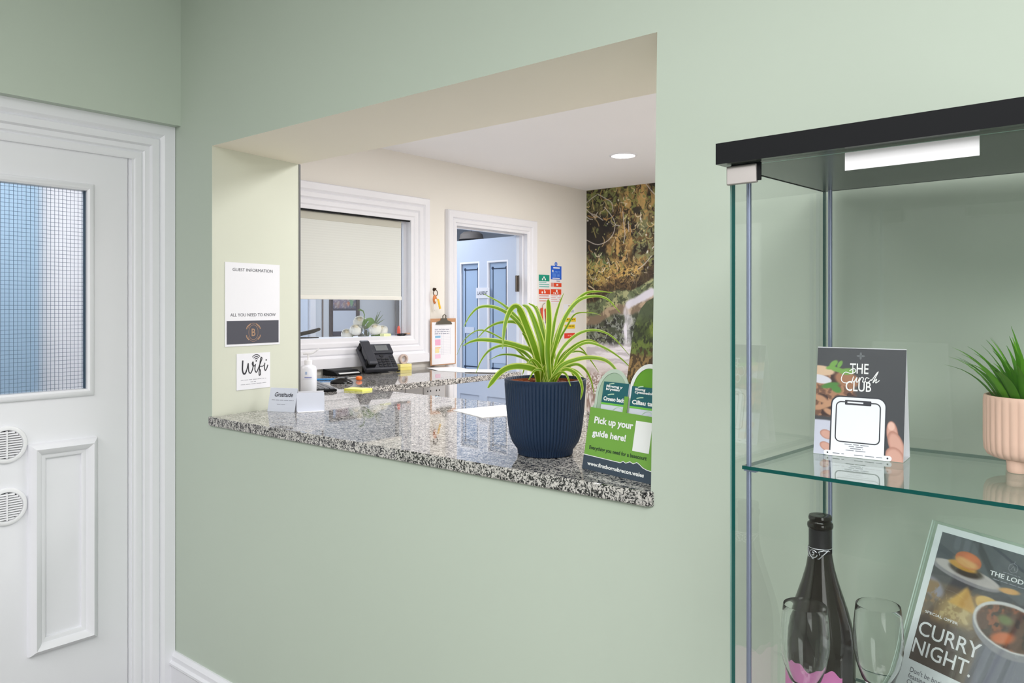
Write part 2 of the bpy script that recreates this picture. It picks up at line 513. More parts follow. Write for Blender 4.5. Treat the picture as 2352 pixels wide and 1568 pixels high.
# --- glazed door in the left wall (local x = world +Y, local -y = world +X)
def left_door():
    m = MB()
    arch = [(0, 0), (0, .012), (.008, .016), (.024, .017), (.030, .012), (.036, .018), (.052, .020), (.058, .030), (.080, .034), (.086, .026), (.094, .034), (.100, .038), (.138, .040), (.139, .0)]
    m.molding(.44, 1.262, 0, 1.968, [(d*.985, h-.004) for d, h in arch], bottom=False)
    struct(at(m.build('trim_1', [M_white], smooth=True, angle=25), (XL-.005, 0, 0), 90))
    # rebated jamb
    j = MB()
    j.box(1.246, 1.262, .0, .10, 0, 1.985).box(.44, .456, 0, .10, 0, 1.985).box(.456, 1.246, 0, .10, 1.972, 1.985)
    j.box(1.255, 1.262, -.006, 0, 0, 1.985)
    struct(at(j.build('trim_2', [M_white]), (XL-.005, 0, 0), 90))
    # leaf with a glazed opening
    g = (.61, 1.106, 1.165, 1.839)
    l = MB()
    x0, x1, z0, z1 = .458, 1.2435, .006, 1.970
    y0, y1 = .006, .046
    for (a, b, c, d) in ((x0, g[0], z0, z1), (g[1], x1, z0, z1), (g[0], g[1], z0, g[2]), (g[0], g[1], g[3], z1)):
        l.box(a, b, y0, y1, c, d)
    leaf = at(l.build('door_1', [M_white]), (XL, 0, 0), 90)
    struct(leaf, 'white panelled door with a wired glass light and two round vents', 'door')
    bead = MB().molding(g[0], g[1], g[2], g[3], [(-.002, -.02), (-.001, .004), (.006, .008), (.016, .006), (.022, .001), (.024, -.006)])
    bead.build('glazing_bead', [M_white], leaf, smooth=True, angle=30)
    pm = MB().molding(.974, 1.090, .362, .952, [(-.004, -.006), (-.003, .002), (.004, .006), (.010, .007), (.016, .016), (.030, .024), (.040, .014), (.046, .006), (.048, -.006)])
    pm.build('panel_moulding', [M_white], leaf, smooth=True, angle=30)
    pm2 = MB().molding(.63, .746, .362, .952, [(-.004, -.006), (-.003, .002), (.004, .006), (.010, .007), (.016, .016), (.030, .024), (.040, .014), (.046, .006), (.048, -.006)])
    pm2.build('panel_moulding', [M_white], leaf, smooth=True, angle=30)
    # obscured pane
    pm_ = bpy.data.materials.new('obscured_glass'); pm_.use_nodes = True
    N, K = nodes(pm_); N.clear()
    o = N.new('ShaderNodeOutputMaterial'); r = N.new('ShaderNodeBsdfRefraction'); r.inputs['IOR'].default_value = 1.05; r.inputs['Roughness'].default_value = .58
    r.inputs['Color'].default_value = (.96, .98, 1, 1)
    gl = N.new('ShaderNodeBsdfGlossy'); gl.inputs['Roughness'].default_value = .12; mx = N.new('ShaderNodeMixShader'); mx.inputs[0].default_value = .05
    K.new(r.outputs[0], mx.inputs[1]); K.new(gl.outputs[0], mx.inputs[2]); K.new(mx.outputs[0], o.inputs[0])
    p = MB().add([(g[0]-.01, .022, g[2]-.01), (g[1]+.01, .022, g[2]-.01), (g[1]+.01, .022, g[3]+.01), (g[0]-.01, .022, g[3]+.01)], [(0, 1, 2, 3)])
    p.build('glass_pane', [pm_], leaf, flip=False)
    w = MB()
    k = 0
    u = g[1]-.009
    while u > g[0]:
        w.box(u-.0005, u+.0005, .019, .0202, g[2], g[3]); u -= .0121
    v = g[2]+.008
    while v < g[3]:
        w.box(g[0], g[1], .019, .0202, v-.0005, v+.0005); v += .0131
    w.build('wire_mesh', [pbr('dark_wire', (112, 128, 142), .5, .3)], leaf)
    s = MB().box(g[1]-.004, g[1], .008, .024, g[2], g[3])
    s.build('glazing_gasket', [pbr('slate_gasket', (52, 74, 92), .6)], leaf)
    return leaf
left_door()

def vent(z, label):
    t = thing('vent_grille', label, 'vent', (XL+.0, .866, z), 90, 'round white vents on the glazed door')
    f = MB().lathe([(.0, .0005), (.058, .0005), (.0595, .003), (.058, .008), (.053, .0105), (.047, .010), (.0445, .006), (.0440, .001)], 56, axis='y', c=(0, .006, 0))
    f.build('frame', [M_plastic], t, smooth=True)
    b = MB().disc(.0445, -.0002+.002, 40, axis='y', c=(0, .006, 0)); b.build('backing', [M_dark], t)  # dark disc stands in for the shaded hollow behind the slats
    s = MB()
    n = 11
    for k in range(n):
        zz = -.038+k*.0076
        h = math.sqrt(max(.0440**2-zz*zz, 0))
        if h < .006: continue
        s.add([(-h, .0005, zz+.0026), (h, .0005, zz+.0026), (h, -.0048, zz-.0016), (-h, -.0048, zz-.0016), (-h, .0018, zz+.0014), (h, .0018, zz+.0014), (h, -.0040, zz-.0028), (-h, -.0040, zz-.0028)],
              [(0, 1, 2, 3), (4, 7, 6, 5), (3, 2, 6, 7), (0, 4, 5, 1)])
    s.build('slats', [M_plastic], t)
    m = MB().box(-.002, .002, -.0055, .003, -.043, .043); m.build('mullion', [M_plastic], t)
    return t
vent(1.008, 'upper round slatted vent on the white glazed door')
vent(.812, 'lower round slatted vent on the white glazed door')

# --- hatch: shutter guide and granite counter
struct(MB().box(-2.574, -2.5585, YB, YB+.008, 1.07, 1.998).box(-2.586, -2.5745, YB+.004, YB+.016, 1.07, 1.998, 1).build('trim_3', [pbr('grey_shutter_channel', (96, 96, 98), .5), M_white]))

def counter():
    zt, th = 1.066, .031
    P = [(-2.502, 1.387), (-.800, 1.387), (-.787, 1.394), (-.783, 1.405), (-.797, 1.79), (-.70, 1.795), (-.70, 2.335), (-2.86, 2.335), (-2.86, 3.54), (XO+.002, 3.54), (XO+.002, 1.795), (-2.545, 1.795), (-2.497, 1.402), (-2.512, 1.399), (-2.512, 1.389)]
    o = MB().prism(P, zt-th, zt).build('granite_countertop', [M_granite], bevel=.004, seg=3)
    o.data.materials[0] = M_granite
    return tag(o, 'polished speckled grey granite counter running through the hatch and along the office wall', 'countertop')
counter()

# ------------------------------------------------------------------ office wall: window, doorway
def office_window():
    y0, y1, z0, z1 = WIN
    prof = [(-.004, -.02), (-.003, .006), (.012, .008), (.018, .014), (.034, .015), (.040, .009), (.046, .018), (.064, .020), (.070, .014), (.078, .024), (.104, .026), (.108, .02), (.109, 0)]
    m = MB().molding(y0, y1, z0, z1, [(d*1.34, h) for d, h in prof])
    m.box(y0-.14, y1+.13, -.032, 0, z0-.162, z0-.108)
    w = at(m.build('window_1', [M_white], smooth=True, angle=25), (XO, 0, 0), 90)
    struct(w, 'white framed internal window with a half-drawn blind', 'window')
    f = MB()
    f.box(y1-.022, y1, .045, .085, z0, z1).box(y0, y0+.05, .045, .085, z0, z1).box(y0+.05, y1-.022, .045, .085, z1-.02, z1).box(y0, y1, .02, .12, z0-.01, z0+.004)
    f.build('inner_frame', [M_white], w)
    g = MB().box(y1-.026, y1-.014, .086, .118, z0, z1); g.build('shadow_gap', [pbr('grey_shadow_strip', (110, 108, 110), .6)], w)  # grey strip put in place of the shade in the jamb gap
    h = MB().box(y0, y1, .004, .02, z1-.012, z1-.001); h.build('head_seal', [M_black], w)
    p = MB().box(y0+.05, y1-.022, .064, .068, z0, z1-.02, thin='y'); p.build('glass_pane', [M_pane, M_edge2], w)
    # ledge beyond the glass
    l = MB().box(y0-.02, y1+.02, .12, .40, z0-.035, z0-.004); l.build('ledge', [M_white], w)
    # roller blind
    fab = pbr('off_white_blind_fabric', (226, 226, 218), .8)
    N, K = nodes(fab); b = N['Principled BSDF']
    tc = N.new('ShaderNodeTexCoord'); wv = N.new('ShaderNodeTexWave'); wv.bands_direction = 'Z'; wv.inputs['Scale'].default_value = 22; wv.inputs['Distortion'].default_value = .6
    K.new(tc.outputs['Object'], wv.inputs['Vector'])
    mx = N.new('ShaderNodeMix'); mx.data_type = 'RGBA'; mx.inputs[6].default_value = (*L3((221, 223, 218)), 1); mx.inputs[7].default_value = (*L3((225, 227, 222)), 1)
    K.new(wv.outputs[0], mx.inputs[0]); K.new(mx.outputs[2], b.inputs['Base Color'])
    t = thing('roller_blind', 'off-white roller blind half drawn over the office window', 'blind', (XO, 0, 0), 90)
    s = MB().box(y0+.03, y1-.056, .030, .0325, 1.502, z1-.014); s.build('fabric', [fab], t)
    bb = MB().box(y0+.03, y1-.054, .024, .038, 1.488, 1.512); bb.build('bottom_bar', [pbr('white_bar', (236, 235, 228), .4)], t, bevel=.004)
    cs = MB().box(y0+.03, y1-.056, .0265, .040, 1.935, z1-.012); cs.build('cassette', [pbr('grey_cassette', (198, 196, 184), .6)], t, bevel=.003)
office_window()

def office_doorway():
    y0, y1, z0, z1 = DOR
    prof = [(-.002, -.02), (-.002, .008), (.014, .010), (.020, .018), (.038, .020), (.044, .013), (.052, .024), (.074, .028), (.094, .030), (.100, .022), (.101, 0)]
    m = MB().molding(y0, y1, 0, z1, [(d*.97, h) for d, h in prof], bottom=False)
    struct(at(m.build('trim_4', [M_white], smooth=True, angle=25), (XO, 0, 0), 90), None)
    s = MB().box(y1-.014, y1, .03, .06, 0, z1).box(y0, y0+.014, .03, .06, 0, z1).box(y0+.014, y1-.014, .03, .06, z1-.014, z1)
    struct(at(s.build('trim_5', [M_white]), (XO, 0, 0), 90))
    # open leaf in the back room; local x runs from its free edge to the hinge
    a = math.radians(-5)
    Wd = .735
    hx, hy = XO-.062, y1-.0435
    ox, oy = hx-Wd*math.cos(a), hy-Wd*math.sin(a)
    blue = painted('pale_blue_door_paint', (205, 214, 230), .35, bump=.01, vary=.01)
    lights = [(.105, .330, .915, 1.80), (.420, .645, .915, 1.80)]
    pans = [(.105, .330, .18, .76), (.420, .645, .18, .76)]
    l = MB()
    us = sorted({0, Wd, .105, .330, .420, .645}); vs = sorted({.01, 1.975, .915, 1.80, .18, .76})
    hole = lambda u, v: any(q[0] < u < q[1] and q[2] < v < q[3] for q in lights)
    pan = lambda u, v: any(q[0] < u < q[1] and q[2] < v < q[3] for q in pans)
    for u, u2 in zip(us, us[1:]):
        for v, v2 in zip(vs, vs[1:]):
            if hole((u+u2)/2, (v+v2)/2): continue
            if pan((u+u2)/2, (v+v2)/2): l.box(u, u2, .010, .030, v, v2)
            else: l.box(u, u2, 0, .040, v, v2)
    leaf = at(l.build('door_2', [blue]), (ox, oy, 0), -5)
    struct(leaf, 'pale blue door with two tall leaded lights standing open', 'door')
    lead = pbr('dark_lead_strip', (34, 50, 78), .5)
    gm = paned('pale_blue_glass', (.80, .88, .97))
    for q in lights:
        b = MB().molding(q[0]+.012, q[1]-.012, q[2]+.012, q[3]-.012, [(-.001, -.014), (0, .001), (.010, .002), (.016, -.001)])
        b.build('glazing_bead', [M_white], leaf, smooth=True)
        p = MB().box(q[0], q[1], .018, .022, q[2], q[3], thin='y'); p.build('glass_pane', [pbr('pale_blue_obscured_glass', (172, 194, 222), .15), M_edge2], leaf)
        s = MB()
        a0, a1, c0, c1 = q[0]+.045, q[1]-.03, q[2]+.06, q[3]-.055
        for (x, x2, z, z2) in ((a0, a0+.006, c0, c1), (a1-.006, a1, c0, c1), (a0, a1, c0, c0+.008), (a0, a1, c1-.008, c1)):
            s.box(x, x2, .0155, .018, z, z2)
        for (x, z) in ((a0, c1), (a1, c1), (a0, c0), (a1, c0)):
            s.lathe([(.0, .003), (.012, .003), (.012, 0)], 12, (x, .018, z), axis='y')
        s.build('lead_strips', [lead], leaf)
    h = MB()
    h.box(Wd-.004, Wd+.034, -.008, -.003, 1.56, 1.68)
    h.tube([(Wd+.012, -.010, 1.56), (Wd+.012, -.010, 1.68)], .008)
    h.build('hinge', [pbr('bronze_hinge', (118, 108, 98), .4, .8)], leaf)
    h2 = MB(); h2.box(Wd-.004, Wd+.034, -.008, -.003, .26, .38); h2.tube([(Wd+.012, -.010, .26), (Wd+.012, -.010, .38)], .008)
    h2.build('hinge', [pbr('bronze_hinge', (118, 108, 98), .4, .8)], leaf)
    # name plate and two notes
    F = Matrix.Translation((ox, oy, 0)) @ Matrix.Rotation(a, 4, 'Z')
    sg = thing('door_sign', 'white name sign fixed to the middle rail of the blue door', 'sign', F @ Vector((.300, -.002, 1.515)), -5)
    MB().box(0, .150, -.004, 0, 0, .082).build('plate', [M_paper], sg)
    text('lettering', 'LAURENT', (.018, .132, .026, .054), ink((50, 56, 84)), sg, -.0046, bold=.015)
    n = MB().box(0, .11, -.002, 0, 0, .05).build('paper_note', [pbr('note_paper', (214, 222, 238), .6)])
    at(n, F @ Vector((.145, .0165, 1.24)), -5); tag(n, 'small white paper note on the left light of the blue door', 'note')
    n = MB().box(0, .155, -.002, 0, 0, .19).build('paper_note', [pbr('note_paper', (196, 212, 236), .6)])
    at(n, F @ Vector((.455, .0165, 1.02)), -5); tag(n, 'pale sheet low on the right light of the blue door', 'note')
office_doorway()

# ------------------------------------------------------------------ waterfall mural on the office back wall
def mural():
    x0, x1 = XO+.006, -1.6
    us = list(np.arange(x0, -2.90, .0032)) + list(np.linspace(-2.90, x1, 60))
    vs = list(np.linspace(0, .74, 30)) + list(np.arange(.75, HO-.002, .0034)) + [HO-.002]
    R = np.random.RandomState(5)
    def paint(U, V):
        s = (U-x0)                     # metres from the corner
        t = (HO-V)                     # metres down from the ceiling
        S0, T0 = s, t
        w1 = fbm(S0*16, T0*16, 51, 3)-.5; w2 = fbm(S0*16, T0*16, 52, 3)-.5; w3 = fbm(S0*55, T0*55, 53, 2)-.5; w4 = fbm(S0*55, T0*55, 54, 2)-.5
        s = S0+.075*w1+.022*w3; t = T0+.075*w2+.022*w4          # organic edges
        img = np.zeros(U.shape+(3,))
        n1 = fbm(s*7, t*7, 1); n2 = fbm(s*22, t*14, 2); n3 = fbm(s*60, t*40, 3, 4); n4 = fbm(s*40, t*9, 4, 4); n5 = fbm(s*90, t*90, 8, 3)
        img[:] = (34, 26, 20)
        img = blend(img, sstep(.42, .62, n2), (92, 72, 44))
        img = blend(img, sstep(.50, .66, n3)*sstep(.3, .6, n1), (156, 126, 78))
        img = blend(img, sstep(.52, .64, fbm(s*30, t*26, 11))*sstep(.35, .1, np.abs(t-.1)), (120, 128, 66))
        # hanging dry grass
        for (cu, w, t0, t1) in ((.36, .10, .0, .60), (.46, .07, .05, .5), (.34, .06, .35, .72), (.52, .08, .0, .3)):
            m = np.exp(-((s-cu-.05*np.sin(t*9))/w)**2)*sstep(t0-.03, t0+.03, t)*(1-sstep(t1-.1, t1+.05, t))
            img = blend(img, m*sstep(.36, .66, n4), (198, 160, 98))
        # dark hollows
        for (cu, ct, ru, rt) in ((.09, .35, .13, .13), (.22, .28, .10, .08), (.05, .10, .05, .06), (.46, .34, .07, .05), (.10, .50, .10, .06), (.47, .20, .03, .04)):
            img = blend(img, ell(s, t, cu, ct, ru, rt, .3, .35)*.85, (22, 18, 20))
        # ferns and yellowing moss
        g = ell(s, t, .09, .60, .14, .10, 0, .5)*sstep(.4, .6, n3); img = blend(img, g, (92, 116, 72))
        g = ell(s, t, .17, .68, .26, .10, -.1, .5)*sstep(.42, .58, n5); img = blend(img, g, (178, 152, 84))
        g = ell(s, t, .55, .45, .10, .25, 0, .6)*sstep(.42, .6, n3); img = blend(img, g, (124, 128, 92))
        g = ell(s, t, .10, .06, .22, .10, 0, .6)*sstep(.42, .58, n3); img = blend(img, g, (120, 126, 74))
        g = ell(s, t, .36, .70, .20, .07, -.5, .6)*sstep(.4, .62, n5); img = blend(img, g, (214, 176, 104))
        # pale roots and twigs
        sw, tw = s, t
        s, t = S0, T0
        def stroke(img, P, wd, op, c):
            P = smooth_pts(P, 4)
            m = np.zeros_like(s)
            for p, q in zip(P, P[1:]): m = np.maximum(m, seg_mask(s, t, p, q, wd))
            return blend(img, m*op, c)
        for k in range(330):
            a = R.rand()*.66; b = R.rand()*.84; an = R.choice([1.3, 1.5, 1.8, .9, 2.2, .3])+R.randn()*.35; ln = .025+.075*R.rand(); cv = R.randn()*1.6
            if (a-.10)**2+(b-.36)**2 < .012 and R.rand() < .75: continue
            c = [(206, 180, 128), (192, 148, 88), (228, 216, 188), (132, 138, 76), (172, 164, 100), (40, 32, 26), (30, 26, 24)][R.randint(7)]
            wd = .0020+.0036*R.rand(); P = [(a, b)]
            for q in range(3):
                P.append((P[-1][0]+ln/3*math.cos(an), P[-1][1]+ln/3*math.sin(an))); an += cv/3
            img = stroke(img, P, wd, .55+.4*R.rand(), c)
        for k in range(60):
            a = R.rand()*.62; b = .02+.66*R.rand()
            img = blend(img, ell(s, t, a, b, .004+.010*R.rand(), .003+.006*R.rand(), R.rand()*3, .3)*.8, [(178, 184, 120), (226, 208, 150), (124, 138, 84), (236, 232, 226)][R.randint(4)])
        for P in ([(0, .155), (.04, .19), (.09, .21), (.16, .255)], [(.05, .20), (.09, .235)], [(.0, .215), (.03, .235), (.06, .24)], [(.09, .21), (.11, .185)],
                  [(.11, .04), (.18, .08), (.24, .12), (.255, .19)], [(.17, .15), (.22, .20), (.26, .255), (.28, .30), (.32, .31)], [(.275, .30), (.26, .36), (.22, .41), (.16, .44), (.09, .445), (.0, .405)],
                  [(.345, .20), (.355, .30), (.365, .38), (.35, .45)], [(.395, .28), (.40, .36)], [(.55, .0), (.60, .06), (.63, .09)], [(.0, .10), (.05, .07), (.10, .045)], [(.60, .56), (.54, .62), (.48, .66)]):
            img = stroke(img, P, .0042, .9, (204, 196, 188))
        s, t = sw, tw
        # shadowed undercut and the mossy ledge
        s, t = S0+.012*w1, T0+.018*w2+.01*w4
        led = .985-.26*s+.02*np.sin(s*18)
        img = blend(img, sstep(led-.20, led-.12, t)*(.55+.3*sstep(.45, .6, n2)), (58, 46, 34))
        moss = sstep(led-.085, led-.065, t)
        base = np.zeros_like(img); base[:] = (104, 116, 84)
        base = blend(base, sstep(.45, .62, n2), (168, 170, 126)); base = blend(base, sstep(.54, .62, n3), (72, 78, 58))
        img = img*(1-moss[..., None])+base*moss[..., None]
        # brown shelf then wet rock below
        rk = sstep(led+.03, led+.05, t)
        base[:] = (128, 112, 94); base = blend(base, sstep(.48, .6, n2), (176, 156, 132))
        img = img*(1-rk[..., None])+base*rk[..., None]
        rk = sstep(led+.10, led+.13, t)
        base[:] = (70, 78, 64); base = blend(base, sstep(.46, .58, n2), (112, 120, 98)); base = blend(base, sstep(.5, .6, fbm(s*26, t*50, 21)), (44, 46, 44))
        base = blend(base, sstep(.55, .66, n3), (140, 146, 140))
        img = img*(1-rk[..., None])+base*rk[..., None]
        # stream and waterfall
        img = blend(img, seg_mask(s, t, (.60, .84), (.40, .935), .040), (214, 212, 224))
        fall = ell(s, t, .385-.01*np.sin(t*40), 1.10, .035, .19, .05, .5)
        img = blend(img, fall*(.6+.4*sstep(.35, .6, fbm(s*80, t*6, 31))), (236, 234, 246))
        img = blend(img, (1-sstep(.435, .46, s+.02*n1))*0+sstep(.445, .475, s)*sstep(.98, 1.02, t)*.75, (58, 64, 40))
        # pool
        pl = sstep(1.235, 1.285, t+.03*n1)
        base[:] = (196, 190, 198); base = blend(base, sstep(.40, .6, fbm(s*6, t*40, 41)), (232, 228, 236)); base = blend(base, sstep(1.33, 1.55, t)*.7, (196, 182, 174))
        img = img*(1-pl[..., None])+base*pl[..., None]
        sb = sstep(1.46, 1.52, t)
        base[:] = (150, 128, 120); base = blend(base, sstep(.45, .6, n5), (226, 220, 222))
        return img*(1-sb[..., None])+base*sb[..., None]
    o = picture('wall_mural', us, vs, paint, M_print, y=5.2685)
    return tag(o, 'printed woodland waterfall mural covering the office back wall', 'mural')
mural()

# ceiling downlight
t = thing('downlight', 'round glowing recessed downlight in the office ceiling', 'ceiling light', (-2.574, 4.205, HO))
MB().lathe([(.073, -.004), (.076, -.006), (.088, -.003), (.090, .0)], 48).build('bezel', [M_white], t, smooth=True)
MB().disc(.074, -.0035, 48, up=False).build('diffuser', [glow('lamp_glow', (1, .98, .95), 9)], t, flip=False)
l = bpy.data.lights.new('downlight', 'AREA'); l.shape = 'DISK'; l.size = .14; l.energy = 9; l.color = (1, .96, .9)
lo = bpy.data.objects.new('downlight_lamp', l); COL.objects.link(lo); lo.location = (-2.574, 4.205, HO-.012)

# ------------------------------------------------------------------ signs in the left reveal
RV = math.degrees(math.atan2(.39, -.055))
def rev(u): L = math.hypot(.055, .39); return (-2.505-.055/L*u+.0006, 1.40+.39/L*u, 0)
def guest_poster():
    x, y, _ = rev(.052)
    t = thing('guest_poster', 'white guest information sheet with a dark lower band on the hatch reveal', 'poster', (x, y, 1.303), RV)
    w, h = .246, .299
    MB().box(0, w, -.0012, 0, 0, h).build('sheet', [M_paper], t)
    text('lettering', 'GUEST INFORMATION', (.032, .212, .2685, .2795), ink((84, 84, 94)), t, -.0018)
    text('lettering', 'ALL YOU NEED TO KNOW', (.022, .226, .1065, .1180), ink((84, 84, 94)), t, -.0018)
    MB().box(.007, w-.006, -.0019, -.0012, .008, .091).build('dark_band', [ink((74, 75, 86))], t)
    m = MB()
    gold = ink((176, 140, 112))
    cu, cv = .1225, .0485
    for rx, rz, wd in ((.021, .027, .0013), (.0265, .0335, .0011)):
        pts = [(cu+rx*math.cos(a), cv+rz*math.sin(a)) for a in np.linspace(0, 2*math.pi, 41)]
        if rx > .025:
            m.ribbon(pts[3:18], wd, -.0022, n=0); m.ribbon(pts[23:38], wd, -.0022, n=0)
        else: m.ribbon(pts, wd, -.0022, n=0)
    for s in (-1, 1):
        m.ribbon([(cu+s*.031, cv-.010), (cu+s*.029, cv-.018), (cu+s*.020, cv-.027)], .004, -.0022)
        m.ribbon([(cu+s*.031, cv+.012), (cu+s*.027, cv+.021), (cu+s*.012, cv+.031)], .004, -.0022)
    m.build('crest', [gold], t, flip=False)
    text('crest_letter', 'B', (cu-.0085, cu+.0085, cv-.0135, cv+.0135), gold, t, -.0024, bold=.01)
guest_poster()

def wifi_sign():
    x, y, _ = rev(.1015)
    t = thing('wifi_sign', 'small square white wifi sign below the guest sheet', 'sign', (x, y, 1.1455), RV)
    w, h = .151, .130
    MB().box(0, w, -.0012, 0, 0, h).build('sheet', [M_paper], t)
    bk = ink((46, 46, 54))
    m = MB()
    S = lambda P: [(p[0]*.001, p[1]*.001) for p in P]
    yy = -.0018
    m.ribbon(S([(26, 106), (25, 88), (25, 70), (30, 58), (38, 60), (46, 78), (50, 94), (51, 78), (53, 64), (60, 58), (67, 66), (72, 82), (72, 98), (68, 92), (72, 84), (79, 84)]), lambda x: .0058 if x < .3 else .0042, yy)
    m.ribbon(S([(83, 90), (80, 74), (82, 64), (88, 60), (96, 74), (105, 92), (112, 107), (110, 113), (106, 108), (103, 92), (101, 74), (99, 56), (100, 48), (105, 50), (106, 60), (103, 70)]), .0040, yy)
    m.ribbon(S([(97, 78), (106, 80), (116, 80), (121, 84)]), .0028, yy)
    m.ribbon(S([(126, 92), (124, 76), (127, 64), (133, 68), (140, 84)]), .0042, yy)
    for c in ((86, 101), (132, 102)):
        m.lathe([(0, .0001), (.003, .0001)], 12, (c[0]*.001, yy, c[1]*.001), axis='y')
    for r in (8, 15, 22):
        m.ribbon(S([(86+r*math.cos(a), 102+r*math.sin(a)) for a in np.linspace(math.radians(38), math.radians(142), 9)]), .0028, yy, n=0)
    m.build('lettering', [bk], t, flip=False)
    p = MB()
    for k, (a, b) in enumerate(((18, 132), (60, 90), (18, 132))):
        sketch_lines(p, a*.001, b*.001, (34-8*k)*.001, .0014, -.0016, 3+k, word=.016)
    p.build('small_print', [ink((140, 140, 150))], t, flip=False)
wifi_sign()

# ------------------------------------------------------------------ on the front counter
ZC = 1.0662
def ray(px, py):
    x = (px-1176)/FPX
    f = (-math.sin(YAW), math.cos(YAW)); r = (math.cos(YAW), math.sin(YAW))
    return Vector((f[0]+x*r[0], f[1]+x*r[1], -(py-707)/FPX))
def spot(px, py, depth): return Vector((0, 0, EYE))+ray(px, py)*depth      # a measured point: pixel of the photo and distance

def spider_plant():
    C = Vector((-1.204, 1.587, ZC))
    t = thing('potted_spider_plant', 'striped green spider plant in a ribbed navy pot on the granite counter', 'potted plant', C)
    rib = lambda a, z, r: 1+(.027*abs(math.cos(a*34))**.6-.016)*(1 if z < .186 and r > .06 else 0)
    prof = [(.0, 0), (.066, 0), (.070, .003), (.071, .014), (.076, .020), (.085, .034), (.091, .052), (.095, .078), (.0985, .11), (.1015, .15), (.1035, .178), (.1045, .1865), (.105, .188), (.105, .1925), (.1030, .1935), (.1010, .192), (.099, .172)]
    MB().lathe(prof, 544, rib=rib).build('pot', [M_navy], t, smooth=True, angle=60)
    soil = pbr('bark_soil', (120, 62, 34), .9)
    inner = pbr('terracotta_liner', (150, 78, 44), .8)
    mb = MB().lathe([(.0985, .170), (.097, .186), (.0955, .186), (.094, .165)], 64); mb.build('liner', [inner], t, smooth=True)
    mb = MB(); r = random.Random(4)
    mb.lathe([(.0, .178), (.03, .180), (.06, .179), (.095, .174)], 48)
    for k in range(70):
        a = r.random()*6.28; q = .09*math.sqrt(r.random())
        mb.ball((q*math.cos(a), q*math.sin(a), .179), .006+.008*r.random(), .004+.006*r.random(), .004+.004*r.random(), 7, 5)
    mb.build('soil', [soil], t, smooth=True)
    # leaves: traced centre lines (photo pixels via the 2.8x crop), depth offset at the tip, width in mm
    base = (715, 655)
    LV = [
        ([(716, 655), (722, 480), (732, 300), (729, 180), (726, 132)], -.03, 13, .55),
        ([(700, 650), (650, 480), (585, 300), (535, 190), (490, 195), (450, 290), (432, 450)], -.10, 15, .25),
        ([(705, 650), (640, 430), (540, 270), (440, 170), (312, 98)], .02, 8, .15),
        ([(702, 650), (620, 430), (520, 270), (400, 190), (290, 182), (225, 235), (182, 310)], -.03, 8, .15),
        ([(706, 650), (630, 400), (540, 290), (430, 280), (340, 315), (268, 385)], .06, 8, .15),
        ([(705, 650), (640, 490), (540, 435), (420, 405), (300, 393), (230, 405), (178, 432)], -.05, 11, .15),
        ([(700, 655), (620, 520), (520, 445), (430, 430), (350, 460), (295, 525), (262, 605)], .03, 7, .15),
        ([(700, 655), (650, 600), (570, 568), (480, 572), (410, 612), (338, 702)], -.13, 15, .6),
        ([(705, 655), (640, 560), (540, 500), (430, 488), (345, 522)], .06, 6, .1),
        ([(712, 655), (690, 470), (650, 310), (600, 195), (560, 168)], .0, 14, .3),
        ([(714, 655), (700, 440), (680, 290), (645, 190), (600, 158)], .06, 10, .2),
        ([(718, 655), (712, 460), (690, 310), (665, 220), (650, 175)], .08, 10, .2),
        ([(705, 655), (660, 520), (600, 380), (545, 285), (500, 240)], .04, 11, .2),
        ([(730, 655), (760, 460), (800, 320), (870, 190), (960, 98), (1050, 82), (1140, 90)], .05, 9, .1),
        ([(735, 655), (770, 440), (830, 260), (910, 150), (1000, 114), (1100, 128), (1190, 218)], -.02, 9, .12),
        ([(728, 655), (745, 400), (770, 260), (798, 160), (826, 92)], .08, 7, .1),
        ([(735, 655), (780, 520), (850, 410), (940, 345), (1040, 332), (1140, 375), (1248, 492)], -.03, 7, .1),
        ([(735, 655), (790, 560), (870, 470), (970, 412), (1080, 440), (1190, 510), (1280, 598)], -.06, 7, .1),
        ([(735, 655), (800, 570), (900, 522), (1000, 508), (1100, 528), (1170, 600), (1218, 718)], -.08, 10, .12),
        ([(735, 655), (790, 560), (880, 440), (1000, 395), (1110, 470)], .08, 6, .1),
        ([(735, 655), (810, 590), (900, 550), (960, 580), (1000, 650), (1022, 745)], .02, 7, .12),
        ([(735, 655), (820, 590), (890, 600), (930, 650), (945, 710), (934, 778)], -.12, 8, .25),
        ([(730, 655), (790, 610), (840, 615), (870, 690)], -.12, 6, .2),
        ([(700, 655), (650, 590), (610, 545), (580, 560), (560, 618)], .03, 7, .2),
        ([(708, 655), (680, 580), (640, 530), (610, 528), (590, 590)], -.04, 8, .2),
        ([(712, 655), (690, 600), (640, 590), (600, 650)], -.08, 7, .2),
        ([(716, 655), (700, 610), (702, 575), (708, 550)], -.03, 8, .2),
        ([(726, 655), (760, 590), (800, 520), (840, 470), (905, 432), (960, 470), (985, 525)], .08, 6, .1),
        ([(718, 655), (735, 520), (752, 420), (765, 440), (770, 520)], .06, 8, .2),
        ([(724, 655), (750, 540), (785, 420), (850, 300), (905, 225), (1010, 220), (1065, 236)], .10, 5, .1),
        ([(700, 655), (600, 540), (480, 420), (300, 330), (190, 390), (138, 490)], .12, 4, .1),
        ([(722, 655), (780, 600), (850, 560), (900, 640), (962, 700)], .10, 6, .1),
        ([(708, 655), (668, 560), (628, 460), (585, 380), (560, 350)], -.02, 12, .2),
        ([(726, 655), (770, 560), (830, 490), (900, 470), (960, 480), (1010, 540), (1050, 600)], .12, 6, .1),
        ([(728, 655), (775, 620), (835, 580), (905, 590), (960, 640)], -.04, 6, .15),
    ]
    D0 = 1.985
